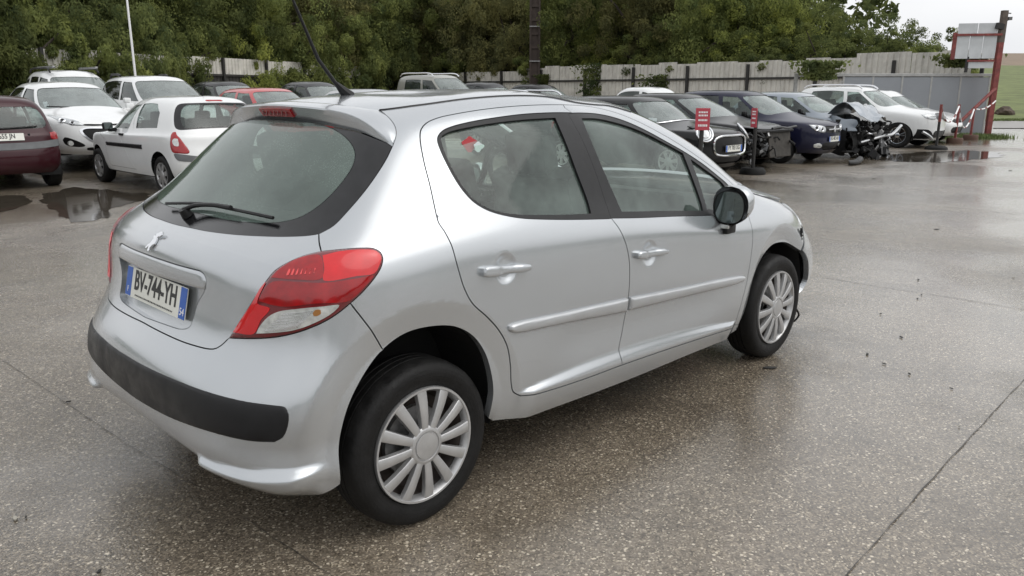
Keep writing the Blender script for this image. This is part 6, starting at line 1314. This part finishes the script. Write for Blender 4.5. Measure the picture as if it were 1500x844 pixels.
MB().tube(catmull([(3.15,-.5,.58),(3.2,-.35,.55),(3.22,-.15,.57)],.05),.022,6).build('bracket',M['chrome'],car,True)
# white off-roader with roof rails
dus=P_(ro=.82,wb=2.67,fo=.84,W=.90,H=1.64,belt=(1.13,1.08,1.04),rg=((-.62,1.15),(-.38,1.56)),ws=((2.38,1.10),(1.60,1.565)),nose=(3.42,1.0),hw=.66,R=.345,ar=.385,rr=.66,win=wins(-.1,.1,1.1,1.55,2.02),rails='chrome',
 patch=[('headlight',[(11.35,5.0),(11.45,4.35),(12.2,3.95),(12.85,4.0),(12.85,4.7),(12.2,4.95)],'lens_grey',.002,.01),('bumper_cladding',[(10.75,2.4),(10.75,.3),(11.6,.3),(12.4,.5),(12.6,1.2),(11.9,2.3)],'bumper_plastic',.002,.0)],front=[('grille',[(14,4.75),(12.95,4.75),(12.95,3.95),(14,3.9)],'grey_plastic',-.01),('lower_grille',[(14,2.2),(12.8,2.1),(12.7,.8),(14,.8)],'bumper_plastic',-.012)],wheel='alloy5',cap='chrome',over=[('sill_cladding',[(.45,.2),(2.2,.2),(2.2,1.2),(.45,1.2)],'bumper_plastic',.003,0)],mirror='white')
car,B=make_car(dus,(22.35,7.92,0),math.radians(-90),WHT,'white off-roader with silver roof rails and black sill cladding',h=.045)
q=B.pos(np.linspace(11.2,12.9,8),np.linspace(1.9,.5,8),.012); MB().tube(q,.04,6).build('skid_trim',M['silver_trim'],car,True)
car,B=make_car(P_(ro=.7,wb=2.62,fo=.84,W=.89,H=1.55,belt=(1.08,1.03,.99),nose=(3.15,.82),patch=stdp,front=stdf,mirror='white'),(25.1,8.2,0),math.radians(-90),WHT,'white hatchback nearest the grey gate beside the off-roader',h=.05)
# ---- red notices on posts with rubber feet
def notice(px_,py_,dep,p0,p1,yaw,label):
    b=on_z(px_,py_) if dep is None else gp(px_,dep); d_=np.dot(b-CAM,FH); e=tag(empty('notice_post',b,yaw),label,'sign'); z1,z0=hz(p0,d_),hz(p1,d_)
    MB().lathe([(.001,.09),(.10,.10),(.13,.12),(.20,.12),(.24,.06),(.24,0)],20,'z').build('rubber_foot',M['rubber'],e,True); MB().tube([(0,0,.1),(0,0,z0+.3)],.035,8).build('post',postm,e)
    w=.22; rm=pmat('red_notice',(.46,.06,.085),.45,var=.1); bd_=MB().box((-.045,0,(z0+z1)/2),(.012,w,z1-z0),bev=.003).build('notice_board',rm,e); r_=random.Random(px_)
    zz_=z1-.05
    for hgt,gap_ in ((.026,.022),(.026,.045),(.028,.050),(.034,.02)):
        y=-w/2+.045; mb=MB()
        while y<w/2-.05: l_=r_.uniform(.012,.022); mb.box((-.0525,-(y+l_/2),zz_-hgt/2),(.002,l_,hgt)); y+=l_+.006
        mb.build('notice_lettering',M['white_print'],bd_); zz_-=hgt+gap_
notice(1031,255,12.6,157,188,math.radians(38),'red notice with white lettering facing out on a black post')
notice(1102,255,None,157,184,math.radians(-35),'red notice turned edge-on, on a black post with round foot')
notice_done=True
# ground follows the gentle rise towards the back of the yard
gxs=np.concatenate([[-600,-200,-60],np.linspace(-30,60,10),[120,300,900]]); gys=np.concatenate([[-600,-100,0,11],np.linspace(11.8,21.8,6),[23,40,120,900]])
V=[(x,y,gz(x,y)) for x in gxs for y in gys]; n=len(gys); me=bpy.data.meshes.new('ground'); me.from_pydata(V,[],[(i*n+j,(i+1)*n+j,(i+1)*n+j+1,i*n+j+1) for i in range(len(gxs)-1) for j in range(n-1)]); me.materials.append(GM); ground.data=me
